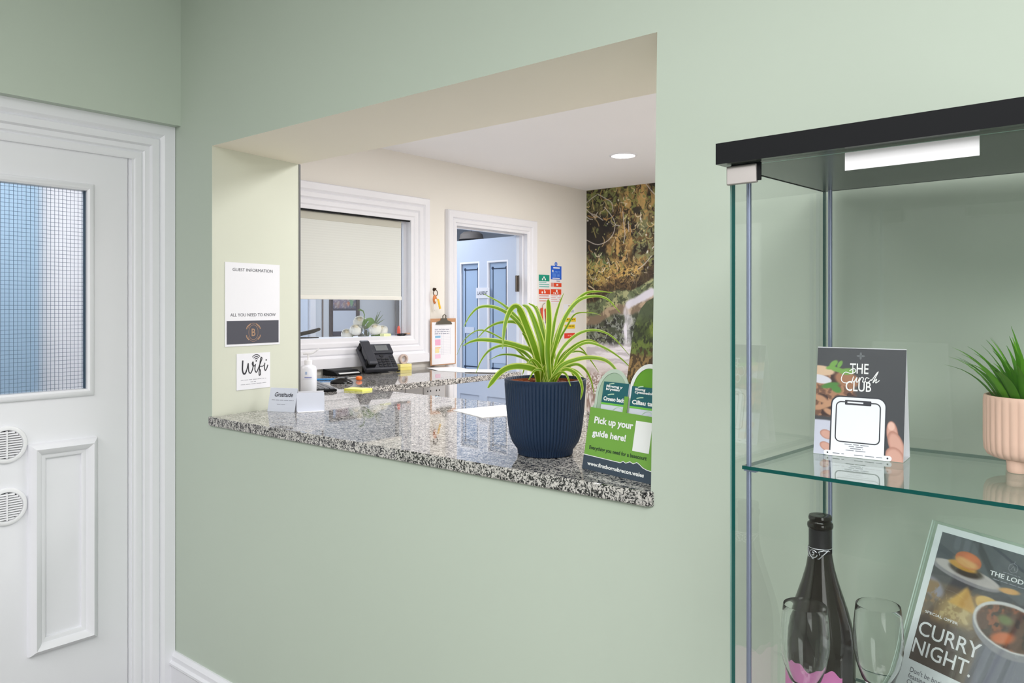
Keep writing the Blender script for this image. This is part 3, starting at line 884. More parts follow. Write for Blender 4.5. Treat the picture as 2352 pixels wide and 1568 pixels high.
    for i, (pts, off, wd, tipw) in enumerate(LV):
        n = len(pts)
        root = Vector((.018*math.cos(i*2.4), .018*math.sin(i*2.4), .168))
        P = []
        for k, (a, b) in enumerate(pts):
            s = k/(n-1)
            p = spot(1000+a/2.8, 640+b/2.8, D0+off*s**.8)-C
            P.append(p)
        # start at the crown, in the soil
        P[0] = root
        Q = smooth_pts([tuple(p) for p in P], 6)
        V = []; N = len(Q)
        for k in range(N):
            s = k/(N-1)
            tan = Vector(Q[min(k+1, N-1)]-Q[max(k-1, 0)]).normalized()
            out = Vector((.45, -.85, .45))
            side = tan.cross(out)
            if side.length < .2: side = tan.cross(Vector((1, 0, .2)))
            side.normalize(); nor = side.cross(tan).normalized()
            w = wd*.00064*(min(1, .55+s*2.2))*(1-(1-tipw)*max(0, (s-.35)/.65)**1.6)
            if s > .93 and tipw > .2: w *= 1-.6*(s-.93)/.07
            w = max(w, .0005)
            c = Vector(Q[k])
            for q, f in ((-1, .32), (-.68, .16), (0, 0), (.68, .16), (1, .32)):
                V.append(c+side*(q*w)+nor*(f*w))
        F = []; M = []
        for k in range(N-1):
            for j in range(4):
                F.append((k*5+j, k*5+j+1, k*5+5+j+1, k*5+5+j)); M.append(1 if j in (0, 3) else 0)
        MB().add(V, F, M).build('leaf', [M_leafmid, M_leafedge], t, smooth=True, flip=False, angle=80)
spider_plant()

def brochure_stand():
    O = (-1.028, 1.497, ZC)
    t = thing('brochure_stand', 'green cardboard leaflet stand with arched pockets beside the navy pot', 'leaflet stand', O, -12.4)
    g = ink((112, 164, 62), .45); pale = ink((188, 204, 190), .5); white = ink((236, 238, 238), .5); nv = ink((52, 66, 82), .45)
    grn2 = ink((98, 158, 34), .45)
    w = .214; Ln = lean(11)
    # front pocket panel: green with a navy foot whose top edge is a ridge line
    ridge = [(0, .0325), (.118, .0305), (.126, .035), (.134, .032), (.146, .037), (.156, .034), (.166, .0385), (.176, .0345), (.184, .030), (.196, .027), (w, .0255)]
    fr = MB().prism([(0, 0), (w, 0), (w, .1405), (0, .1435)], 0, .0015, 'y'); fr.build('front_panel', [g], t, Ln)
    ft = MB().prism([(0, 0), (w, 0)]+ridge[::-1], -.0006, 0, 'y'); ft.build('navy_foot', [nv], t, Ln)
    rl = MB().ribbon([(a, b+.0006) for a, b in ridge], .0016, -.0009, n=0); rl.build('ridge_line', [white], t, Ln, flip=False)
    for x in (0, w-.0015):
        MB().prism([(.0015, .002), (.045, .0098), (.045, .20), (.0015, .14)], x, x+.0015, 'x').build('pocket_side', [pale], t, Ln)
    # arched fins between and beside the pockets
    def arch(u0, u1, v1, y0, y1, m, name, inner=None):
        n = 26; pts = []
        for k in range(n+1):
            a = math.pi*(1-k/n); pts.append(((u0+u1)/2+(u1-u0)/2*math.cos(a), v1-.062+.062*math.sin(a)))
        if inner is None:
            MB().prism([(u1, .02), (u0, .02)]+pts, y0, y1, 'y').build(name, [m], t, Ln)
        else:
            q = [((u0+u1)/2+(p[0]-(u0+u1)/2)*inner, v1-.062+(p[1]-v1+.062)*inner) for p in pts]
            V = []; F = []
            full_o = [(u0, .02)]+pts+[(u1, .02)]; full_i = [((u0+u1)/2-(u1-u0)/2*inner, .02)]+q+[((u0+u1)/2+(u1-u0)/2*inner, .02)]
            k = len(full_o)
            for yy in (y0, y1):
                V += [(p[0], yy, p[1]) for p in full_o]+[(p[0], yy, p[1]) for p in full_i]
            for i in range(k-1):
                F += [(i, i+1, k+i+1, k+i), (2*k+i, 3*k+i, 3*k+i+1, 2*k+i+1), (i, 2*k+i, 2*k+i+1, i+1), (k+i, k+i+1, 3*k+i+1, 3*k+i)]
            MB().add(V, F).build(name, [m], t, Ln)
    arch(.002, .108, .236, .0125, .0135, ink((160, 184, 160), .5), 'pocket_back')
    arch(.0, .107, .238, .0108, .0118, pale, 'pocket_arch', .86)
    arch(.108, .213, .254, .0125, .0135, grn2, 'pocket_back')
    arch(.105, .213, .256, .0108, .0118, white, 'pocket_arch', .84)
    MB().box(.102, .114, .0016, .0030, .135, .178).build('pocket_divider', [g], t, Ln)
    # printed header card
    def head(U, V):
        img = np.zeros(U.shape+(3,)); n = fbm(U*60, V*60, 3); n2 = fbm(U*160, V*120, 5)
        img[:] = (74, 84, 44); img = blend(img, sstep(.42, .6, n), (112, 126, 58)); img = blend(img, sstep(.5, .62, n2), (52, 56, 34))
        img = blend(img, sstep(.345, .385, V+.02*n)*.8, (92, 100, 78))
        img = blend(img, 1-sstep(.272, .290, V+.01*n), (150, 118, 74)); img = blend(img, (1-sstep(.285, .30, V))*sstep(.5, .56, n2), (78, 58, 36))
        img = blend(img, ell(U, V, .155, .335, .03, .02, 0, .5)*.8, (150, 168, 66))
        for a, b in (((.178, .27), (.182, .33)), ((.182, .33), (.192, .35)), ((.145, .30), (.150, .34))):
            img = blend(img, seg_mask(U, V, a, b, .004), (196, 178, 116))
        return img
    hd = [(.074, .20)]+[(.0745, .30), (.0755, .335), (.080, .362), (.089, .386), (.104, .402), (.126, .412), (.150, .405), (.170, .388), (.180, .362), (.184, .335), (.185, .30), (.185, .20)]
    MB().prism(hd, .031, .0325, 'y').build('header_card', [ink((96, 108, 60))], t, Ln)
    us = np.linspace(.0745, .1845, 140); vs = np.linspace(.205, .412, 240)
    o = picture('header_picture', us, vs, head, M_print, t, .0305, Ln)
    # keep the picture inside the card's curved outline
    bm = bmesh.new(); bm.from_mesh(o.data); inv = Ln.inverted()
    def outside(c):
        p = inv @ c; u, v = p.x, p.z
        cur = np.interp(u, [q[0] for q in hd[1:12]], [q[1] for q in hd[1:12]])
        return v > cur
    bmesh.ops.delete(bm, geom=[f for f in bm.faces if outside(f.calc_center_median())], context='FACES'); bm.to_mesh(o.data); bm.free()
    text('lettering', 'Pick up your', (.0195, .142, .1030, .1235), white, t, -.0008, Ln, bold=.035)
    text('lettering', 'guide here!', (.0185, .125, .0740, .0935), white, t, -.0008, Ln, bold=.035)
    text('lettering', 'Everything you need for a basecourt', (.0150, .192, .0445, .0560), ink((34, 58, 40)), t, -.0008, Ln, bold=.02)
    text('lettering', 'www.firstbornsbrecon.wales', (.0160, .191, .0105, .0195), white, t, -.0012, Ln, bold=.03)
    MB().box(.148, .196, -.0007, 0, .062, .128).build('white_label', [white], t, Ln)
    # two leaflets standing in the pockets
    for k, (u0, lab, a, b) in enumerate(((.027, 'teal topped leaflet in the left pocket of the green stand', 'Rhwng y\nbryniau', 'Croeso bach'), (.117, 'teal topped leaflet in the right pocket of the green stand', 'Rhwng\nCymunedol', 'Ciliau taf'))):
        q = thing('leaflet', lab, 'leaflet', O, -12.4, 'teal leaflets in the green stand')
        w2 = .080
        MB().box(u0, u0+w2, .0065, .0085, .006, .207-.004*k).build('cover', [ink((212, 216, 230))], q, Ln)
        top = .207-.004*k
        MB().box(u0, u0+w2, .0059, .0065, .158, top).build('teal_band', [ink((14, 92, 100))], q, Ln)
        MB().box(u0, u0+w2, .0057, .0065, .154, .1585).build('lime_stripe', [ink((110, 190, 70))], q, Ln)
        text('lettering', a, (u0+.010, u0+.062, .186, .200), white, q, .0054, Ln, bold=.04)
        text('lettering', b, (u0+.006, u0+.072, .163, .173), white, q, .0054, Ln, bold=.04)
        for P, wd in (([(.018, .2015), (.026, .2035), (.034, .2045)], .0022), ([(.018, .1765), (.028, .179), (.038, .180)], .0022), ([(.040, .1435), (.050, .150), (.060, .151), (.070, .146)], .0014)):
            MB().ribbon([(u0+p[0], p[1]) for p in P], wd, .0054).build('swash_mark', [ink((190, 220, 190))], q, Ln, flip=False)
brochure_stand()

def tent_card():
    t = thing('counter_card', 'small white lettered tent card against the hatch reveal', 'card', (-2.475, 1.597, ZC), 22)
    Ln = lean(14)
    MB().box(0, .113, 0, .0008, 0, .086).build('front_leaf', [M_paper2], t, Ln)
    MB().box(0, .113, 0, .0008, 0, .086).build('rear_leaf', [M_paper], t, T(0, .042, 0) @ lean(-14))
    text('lettering', 'Gratitude', (.022, .098, .054, .070), ink((60, 60, 74)), t, -.0006, Ln, bold=.02, shear=.25)
    p = MB(); sketch_lines(p, .012, .104, .041, .0014, -.0004, 5, word=.012); sketch_lines(p, .036, .072, .026, .0012, -.0004, 6, word=.012)
    p.build('small_print', [ink((110, 110, 126))], t, Ln, flip=False)
tent_card()
def folded_card():
    t = thing('folded_card', 'blank white folded card standing between the tent card and the sanitiser', 'card', (-2.368, 1.648, ZC), 62)
    Ln = lean(6)
    MB().box(0, .098, 0, .0008, 0, .068).build('front_leaf', [M_paper2], t, Ln)
    MB().box(0, .098, 0, .0008, 0, .072).build('rear_leaf', [M_paper], t, T(0, .030, 0) @ lean(-6))
    MB().box(.002, .094, -.020, .0, 0, .002).build('foot', [M_paper], t)
folded_card()

def sanitiser():
    t = thing('sanitiser_bottle', 'white pump bottle of hand sanitiser behind the cards', 'bottle', (-2.772, 1.987, ZC), 40)
    sq = lambda a, z, r: (1+.10*abs(math.sin(2*a))**2) if .01 < z < .125 else 1
    MB().lathe([(.0, 0), (.030, 0), (.033, .004), (.034, .05), (.034, .116), (.030, .126), (.016, .132), (.014, .136)], 40, rib=sq).build('body', [pbr('milky_bottle', (232, 234, 242), .3)], t, smooth=True)
    MB().lathe([(.0, .134), (.016, .134), (.0165, .150), (.013, .153), (.0, .153)], 28).build('collar', [M_plastic], t, smooth=True)
    p = MB()
    p.tube([(0, 0, .150), (0, 0, .176)], .0042)
    p.tube([(-.022, 0, .178), (-.010, 0, .180), (.012, 0, .181), (.022, 0, .184), (.038, 0, .196), (.046, 0, .198)], [.004, .0055, .0055, .004, .0036, .0034])
    p.build('pump', [M_plastic], t, smooth=True)
    r = .0365
    def arc(name, a0, a1, z0, z1, m, rr):
        V = []; n = 12
        for k in range(n+1):
            a = math.radians(a0+(a1-a0)*k/n); q = rr*sq(a, .06, rr)
            V += [(q*math.cos(a), q*math.sin(a), z0), (q*math.cos(a), q*math.sin(a), z1)]
        MB().add(V, [(2*k, 2*k+2, 2*k+3, 2*k+1) for k in range(n)]).build(name, [m], t, flip=False)
    arc('label_print', -102, -55, .079, .083, ink((140, 150, 206)), .0348)
    arc('label_rule', -115, -50, .074, .0748, ink((190, 194, 216)), .0348)
    arc('label_emblem', -98, -84, .093, .105, ink((176, 196, 228)), .0348)
sanitiser()

def sheet_on_counter():
    pts = [(-1.974, 2.043), (-1.76, 1.965), (-1.68, 2.16), (-1.925, 2.275)]
    o = MB().prism(pts, ZC, ZC+.0015, 'z').build('paper_sheet', [pbr('bright_white_paper', (244, 244, 246), .6)])
    tag(o, 'white paper sheet lying on the front counter left of the navy pot', 'paper')
sheet_on_counter()

def sticky_pad():
    t = thing('sticky_note_pad', 'bright yellow sticky note pad on the back edge of the counter', 'note pad', (-2.78, 2.262, ZC), 12)
    MB().box(-.052, .052, -.036, .036, 0, .009).build('pad', [pbr('yellow_paper', (250, 250, 122), .7)], t)
    MB().box(-.052, .040, -.036, .03, .009, .0098).build('top_note', [pbr('pale_yellow_paper', (250, 246, 150), .7)], t, M=T(0, 0, 0) @ Matrix.Rotation(math.radians(3), 4, 'Z'))
sticky_pad()

# ------------------------------------------------------------------ on the desk arm
def keyboard():
    t = thing('keyboard', 'black keyboard on the counter behind the sanitiser bottle', 'keyboard', (-3.055, 2.205, ZC), -24)
    MB().box(-.235, .235, -.066, .066, 0, .012).build('case', [M_black], t, bevel=.004)
    k = MB()
    for r_ in range(5):
        for c in range(18):
            x = -.222+c*.0247; y = -.056+r_*.0235
            k.box(x, x+.0215, y, y+.0195, .012, .0165)
    o = k.build('keys', [pbr('grey_keys', (118, 120, 126), .5)], t); o['kind'] = 'stuff'
keyboard()

def mouse():
    t = thing('computer_mouse', 'glossy black computer mouse on the desk arm', 'mouse', (-3.106, 2.424, ZC), 36)
    m = MB(); nu, nv = 20, 12; V = []; F = []
    for j in range(nv+1):
        s = j/nv; x = -.054+.108*s
        w = .031*math.sin(math.pi*min(max(.06+.88*s, 0), 1))**.45; h = .030*math.sin(math.pi*(.10+.82*s))**.8
        for k in range(nu+1):
            a = math.pi*k/nu; V.append((x, w*math.cos(a), h*math.sin(a)**.8))
    for j in range(nv):
        for k in range(nu): F.append((j*(nu+1)+k, j*(nu+1)+k+1, (j+1)*(nu+1)+k+1, (j+1)*(nu+1)+k))
    F.append(tuple(range(nu+1))); F.append(tuple(range(nv*(nu+1), (nv+1)*(nu+1)))[::-1])
    m.add(V, F); m.build('shell', [M_blackgloss], t, smooth=True)
    MB().tube([(.022, -.003, .030), (.022, .003, .030)], .007, 14).build('scroll_wheel', [pbr('grey_rubber', (90, 92, 98), .4)], t, smooth=True)
mouse()

o = MB().lathe([(0, 0), (.012, .001), (.0165, .006), (.017, .013), (.013, .020), (.006, .0225), (0, .023)], 24).build('orange_cap', [pbr('orange_plastic', (246, 116, 24), .4)], smooth=True)
at(o, (-3.17, 2.584, ZC)); tag(o, 'small rounded orange cap on the desk arm beside the mouse', 'cap')
o = MB().tube([(-.065, 0, .005), (.05, 0, .005), (.062, 0, .005), (.068, 0, .005)], [.005, .005, .0035, .001], 12).build('pen', [pbr('sky_blue_plastic', (64, 152, 226), .35)], smooth=True)
at(o, (-3.30, 2.46, ZC), 48); tag(o, 'blue pen lying on the desk arm beside the sanitiser bottle', 'pen')

def desk_tray():
    t = thing('desk_tray', 'flat black wedge-shaped tray with a pale trim left of the desk phone', 'tray', (-3.50, 2.735, ZC), 90)
    MB().prism([(-.065, 0), (.065, 0), (.065, .034), (-.030, .026), (-.065, .010)], -.085, .085, 'x').build('body', [M_black], t, bevel=.003)
    MB().prism([(-.024, .0268), (.058, .0338), (.058, .0352), (-.024, .0282)], -.074, .074, 'x').build('pad', [pbr('dark_grey_pad', (62, 64, 66), .7, spec=.2)], t)
    MB().prism([(-.0665, .0105), (-.0560, .0152), (-.0560, .0172), (-.0665, .0124)], -.070, .070, 'x').build('pale_trim', [pbr('pale_trim', (216, 216, 216), .4)], t)
desk_tray()

def desk_phone():
    t = thing('desk_phone', 'black office desk phone with handset and small screen under the window', 'telephone', (-3.385, 2.935, ZC), 74)
    Ln = T(0, 0, .024) @ lean(47) @ Matrix.Diagonal((1.04, 1, .93, 1))
    b = MB().box(-.098, .098, 0, .032, .004, .205); b.build('body', [M_phone], t, Ln, bevel=.008)
    hb = MB().box(-.030, .100, -.012, .010, .128, .208); hb.build('screen_bezel', [M_phone], t, Ln, bevel=.005)
    MB().box(-.002, .072, -.0135, -.012, .146, .192).build('screen', [pbr('grey_screen', (112, 116, 118), .2)], t, Ln)
    # handset
    q = []
    h = MB()
    h.prism([(-.034, .006), (-.034, .052), (-.022, .060), (-.016, .074), (-.016, .132), (-.022, .146), (-.034, .156), (-.034, .205), (-.044, .210), (-.052, .190), (-.050, .10), (-.052, .020), (-.046, .004)], -.094, -.042, 'x')
    h.build('handset', [M_phone], t, Ln, bevel=.008, seg=3)
    MB().box(-.096, -.040, -.034, 0, .02, .05).build('cradle', [M_black], t, Ln, bevel=.003)
    MB().box(-.096, -.040, -.034, 0, .16, .195).build('cradle', [M_black], t, Ln, bevel=.003)
    for r_ in range(4):
        for c in range(3):
            MB().box(-.014+c*.025, .006+c*.025, -.005, 0, .020+r_*.0195, .0335+r_*.0195).build('key', [M_key], t, Ln, bevel=.0015)
    for r_ in range(5):
        MB().box(.066, .090, -.004, 0, .020+r_*.0195, .0305+r_*.0195).build('function_key', [M_key], t, Ln, bevel=.0015)
    MB().lathe([(0, .004), (.010, .004), (.012, .0)], 20, (.022, 0, .112), axis='y').build('navigation_key', [M_key], t, Ln, smooth=True)
    s = MB(); s.prism([(.018, .0), (.172, .0), (.172, .006), (.150, .118), (.140, .112), (.145, .012)], -.055, .055, 'x'); s.build('stand', [M_black], t)
    cord = [(.10+.02*math.sin(k*.9), .02+.004*k, .006+.004*abs(math.sin(k*1.7))) for k in range(10)]
    MB().tube(cord, .004, 8).build('cord', [M_black], t, smooth=True)
desk_phone()

def note_block():
    t = thing('note_block', 'two stacked pale yellow note pads below the window sill', 'note pad', (-3.49, 3.19, ZC), 84)
    MB().box(-.042, .042, -.02, .02, 0, .018).build('pad', [pbr('straw_paper', (236, 222, 130), .7)], t)
    MB().box(-.042, .042, -.02, .02, .019, .035).build('pad', [pbr('pale_straw_paper', (244, 232, 150), .7)], t)
note_block()
def tape():
    t = thing('tape_dispenser', 'clear sticky tape dispenser behind the yellow note pads', 'tape', (-3.535, 3.225, ZC), 84)
    MB().lathe([(.020, -.009), (.030, -.009), (.030, .009), (.020, .009), (.020, -.009)], 30, (0, 0, .062), axis='y').build('tape_roll', [pbr('clear_tape', (206, 186, 178), .25)], t, smooth=True)
    MB().prism([(-.04, 0), (.05, 0), (.058, .03), (.05, .034), (.03, .028), (.0, .032), (-.036, .03)], -.012, .012, 'y').build('body', [pbr('pale_clear_plastic', (226, 220, 216), .15)], t, bevel=.003)
tape()
for i, (cx, cy, a, lab) in enumerate(((-3.20, 3.37, 10, 'white paper sheet at the near side of the desk arm pile'), (-3.33, 3.40, -25, 'white paper sheet at the wall end of the desk arm pile'), (-3.02, 3.405, 28, 'white paper sheet nearest the end of the desk arm'))):
    o = MB().box(-.105, .105, -.1, .1, 0, .0016).build('paper_sheet', [pbr('bright_white_paper', (242, 242, 245), .6)])
    at(o, (cx, cy, ZC+.0018*i), a); tag(o, lab, 'paper', 'loose sheets on the desk arm')

def clipboard():
    t = thing('clipboard', 'brown clipboard with a checklist hanging between window and doorway', 'clipboard', (XO+.036, 3.462, 1.072), 90)
    w, h = .232, .300
    MB().box(0, w, -.003, 0, 0, h).build('board', [pbr('brown_hardboard', (190, 142, 106), .6)], t, bevel=.004)
    c = MB()
    c.prism([(w/2-.075, .262), (w/2+.075, .262), (w/2+.062, .280), (w/2+.030, .288), (w/2+.024, .302), (w/2-.024, .302), (w/2-.030, .288), (w/2-.062, .280)], -.012, -.0045, 'y')
    c.tube([(w/2-.012, -.010, .300), (w/2-.014, -.012, .318), (w/2, -.012, .326), (w/2+.014, -.012, .318), (w/2+.012, -.010, .300)], .0035)
    c.build('clip', [M_gun], t, bevel=.002)
    s = thing('checklist_sheet', 'printed checklist with coloured blocks held in the clipboard', 'paper', (XO+.036, 3.462, 1.072), 90)
    MB().box(.012, w-.010, -.0042, -.0032, .006, .276).build('sheet', [M_paper], s)
    g = MB()
    for k in range(17): g.box(.036, .180, -.0046, -.0042, .236-k*.0105, .2365-k*.0105)
    for u in (.100, .112, .180): g.box(u, u+.0008, -.0046, -.0042, .065, .240)
    g.build('ruled_lines', [ink((176, 178, 196))], s)
    m = MB()
    for z0, z1, k in ((.176, .190, 0), (.128, .166, 1), (.108, .116, 2), (.080, .106, 3), (.044, .070, 4)):
        m.box(.040, .088-.012*(z0 == .080), -.0046, -.0042, z0, z1, k)
    m.build('coloured_blocks', [ink((140, 190, 224)), ink((238, 176, 206)), ink((244, 196, 150)), ink((240, 222, 166)), ink((242, 200, 222))], s)
    p = MB()
    for k in range(3): sketch_lines(p, .036, .170, .226-.013*k, .004, -.0046, 20+k, word=.022)
    p.build('small_print', [ink((140, 142, 162))], s, flip=False)
clipboard()

def key_bunch():
    t = thing('key_bunch', 'bunch of keys with a yellow tag on the window architrave', 'keys', (XO+.034, 3.497, 1.43), 90)
    m = MB(); m.lathe([(.0, .006), (.010, .006), (.012, 0)], 16, (0, 0, .128), axis='y'); m.tube([(0, -.006, .128), (0, -.016, .128), (0, -.018, .136)], .004); m.build('hook', [pbr('dark_bronze', (70, 56, 44), .35, .8)], t, smooth=True)
    MB().tube([(.0+.018*math.sin(a), -.014, .105-.020*math.cos(a)) for a in np.linspace(0, 6.283, 20)], .0025, 8, cap=False).build('ring', [pbr('dark_bronze', (90, 70, 52), .35, .8)], t, smooth=True)
    MB().ball((-.006, -.014, .066), .017, .008, .030, 14, 10).build('fob', [pbr('amber_fob', (206, 122, 62), .3)], t, smooth=True)
    MB().ball((-.004, -.021, .058), .009, .004, .011, 12, 8).build('fob_inset', [pbr('pearl_inset', (244, 226, 206), .3)], t, smooth=True)
    MB().prism([(.010, .070), (.026, .066), (.046, .006), (.030, .002)], -.020, -.017, 'y').build('yellow_tag', [pbr('yellow_tag', (238, 190, 48), .4)], t)
    MB().prism([(-.012, .040), (.014, .040), (.012, .004), (.002, -.008), (-.010, .004)], -.010, -.007, 'y').build('clear_tag', [pbr('pale_tag', (226, 222, 218), .3)], t)
key_bunch()

def sockets():
    for k, (u, w, lab) in enumerate(((3.125, .145, 'blank grey wall plate nearest the counter under the desk arm'), (3.278, .145, 'blank grey wall plate beside the outlet plate under the desk arm'), (3.432, .19, 'grey double outlet plate under the desk arm'))):
        t = thing('outlet_plate', lab, 'wall plate', (XO, u, .828), 90, 'wall plates under the desk arm')
        MB().box(0, w, -.010, 0, 0, .145).build('plate', [pbr('pale_grey_plate', (206, 206, 210), .4)], t, bevel=.003)
        if k == 2:
            for du in (.03, .108):
                for (a, b) in ((.012, .105), (0, .075), (.026, .075), (-.004, .04), (.02, .036)):
                    MB().box(du+a, du+a+.007, -.0112, -.0095, b, b+.010).build('pin_hole', [M_dark], t)
sockets()

def notices():
    def card(name, label, cat, y0, y1, z0, z1, rgb, group='notices beside the office doorway'):
        t = thing(name, label, cat, (XO+.0005, y0, z0), 90, group)
        w, h = y1-y0, z1-z0
        MB().box(0, w, -.0015, 0, 0, h).build('sheet', [M_paper], t)
        return t, w, h
    def fill(t, a, b, c, d, rgb, name='colour_block', y=-.0022):
        MB().box(a, b, y, -.0015, c, d).build(name, [ink(rgb)], t)
    def lines(t, a, b, v0, v1, n, rgb, seed, y=-.0026, word=.05):
        p = MB()
        for k in range(n):
            z = v1-(k+.6)*(v1-v0)/n
            sketch_lines(p, a, b, z, (v1-v0)/n*.42, y, seed+k, word=word)
        p.build('small_print', [ink(rgb)], t, flip=False)
    def blob(t, pts, rgb=(240, 240, 240)):
        m = MB()
        for (u, v, r) in pts: m.lathe([(0, .0002), (r, .0002)], 16, (u, -.0026, v), axis='y')
        m.build('pictogram', [ink(rgb)], t, flip=False)
    t, w, h = card('safety_notice', 'blue safety notice hung above the small red strip notice', 'notice', 4.787, 4.925, 1.662, 1.766, 0)
    fill(t, 0, w, 0, h, (34, 98, 214)); blob(t, [(.024, .064, .009)]); lines(t, .018, .115, .016, .064, 5, (120, 170, 240), 31); fill(t, .03, .115, .084, .094, (240, 240, 244), 'title_bar', -.0027); fill(t, .02, .115, .004, .012, (240, 240, 244), 'title_bar', -.0027)
    MB().lathe([(.008, .001), (.016, .001), (.016, .004), (.008, .004), (.008, .001)], 24, (.066, 0, .118), axis='y').build('hanging_tab', [ink((60, 120, 224))], t)
    t, w, h = card('safety_notice', 'narrow white label with a grey mark under the blue notice', 'notice', 4.789, 4.925, 1.638, 1.659, 0)
    lines(t, .07, .12, .004, .016, 1, (130, 130, 150), 41)
    t, w, h = card('safety_notice', 'narrow red strip notice below the blue notice', 'notice', 4.789, 4.925, 1.601, 1.636, 0)
    fill(t, .036, w, .003, h-.002, (224, 70, 34)); fill(t, 0, .034, .003, h-.002, (222, 150, 140), 'side_panel'); blob(t, [(.074, .018, .007), (.086, .018, .007)])
    t, w, h = card('safety_notice', 'green topped safety notice nearest the doorway', 'notice', 4.635, 4.768, 1.592, 1.692, 0)
    fill(t, 0, w, .052, h, (20, 150, 126)); blob(t, [(.064, .080, .009), (.045, .066, .008), (.080, .066, .008)]); lines(t, .004, w-.004, .0, .050, 3, (120, 190, 180), 51, word=.12)
    t, w, h = card('safety_notice', 'red topped safety notice under the green one', 'notice', 4.635, 4.775, 1.478, 1.586, 0)
    fill(t, 0, w, .066, h-.004, (222, 74, 40)); blob(t, [(.042, .080, .009), (.075, .082, .010), (.070, .096, .005)]); lines(t, .006, w-.006, .004, .062, 3, (216, 150, 140), 61, word=.12)
    t, w, h = card('safety_notice', 'red topped safety notice under the red strip', 'notice', 4.785, 4.922, 1.478, 1.590, 0)
    fill(t, 0, w, .066, h-.004, (222, 74, 40)); blob(t, [(.078, .094, .010), (.040, .078, .007), (.062, .076, .007), (.090, .078, .007)]); lines(t, .006, w-.006, .004, .062, 4, (226, 176, 176), 71, word=.10)
    t, w, h = card('wall_label', 'white label with two printed lines above the yellow labels', 'label', 4.955, 5.105, 1.392, 1.470, 0)
    lines(t, .05, .14, .010, .034, 2, (150, 152, 184), 81); lines(t, .06, .14, .056, .070, 1, (190, 160, 100), 82)
    t, w, h = card('wall_label', 'upper yellow label on the wall near the mural', 'label', 4.955, 5.122, 1.330, 1.362, 0)
    fill(t, 0, w, 0, h, (240, 208, 44)); lines(t, .018, .15, .004, .028, 1, (150, 118, 30), 91, word=.03)
    t, w, h = card('wall_label', 'lower yellow label on the wall near the mural', 'label', 4.966, 5.108, 1.276, 1.308, 0)
    fill(t, 0, w, 0, h, (240, 212, 50)); lines(t, .014, .13, .004, .028, 1, (170, 136, 40), 95, word=.03)
    t, w, h = card('wall_label', 'small red label under the yellow labels', 'label', 4.964, 5.106, 1.200, 1.240, 0)
    fill(t, 0, w, 0, h, (226, 62, 46)); lines(t, .045, .10, .008, .030, 1, (240, 150, 140), 97, word=.03)
    # red key tags on a hook
    t = thing('red_key_tags', 'two red tagged keys hanging beneath the safety notices', 'keys', (XO+.002, 4.69, 1.34), 90)
    MB().tube([(.02, -.004, .14), (-.01, -.006, .125), (-.025, -.006, .09)], .002, 8).build('cord', [pbr('grey_cord', (150, 130, 120), .6)], t)
    for u, z in ((-.03, .0), (.022, -.006)):
        MB().prism([(u-.012, .098+z), (u+.016, .104+z), (u+.014, .060+z), (u+.020, .01+z), (u+.004, .006+z), (u-.004, .060+z)], -.010, -.006, 'y').build('tag', [pbr('red_tag', (214, 84, 52), .4)], t)
        MB().box(u+.004, u+.018, -.010, -.006, -.012+z, .008+z).build('key_end', [pbr('dark_key', (80, 50, 40), .4)], t)
notices()

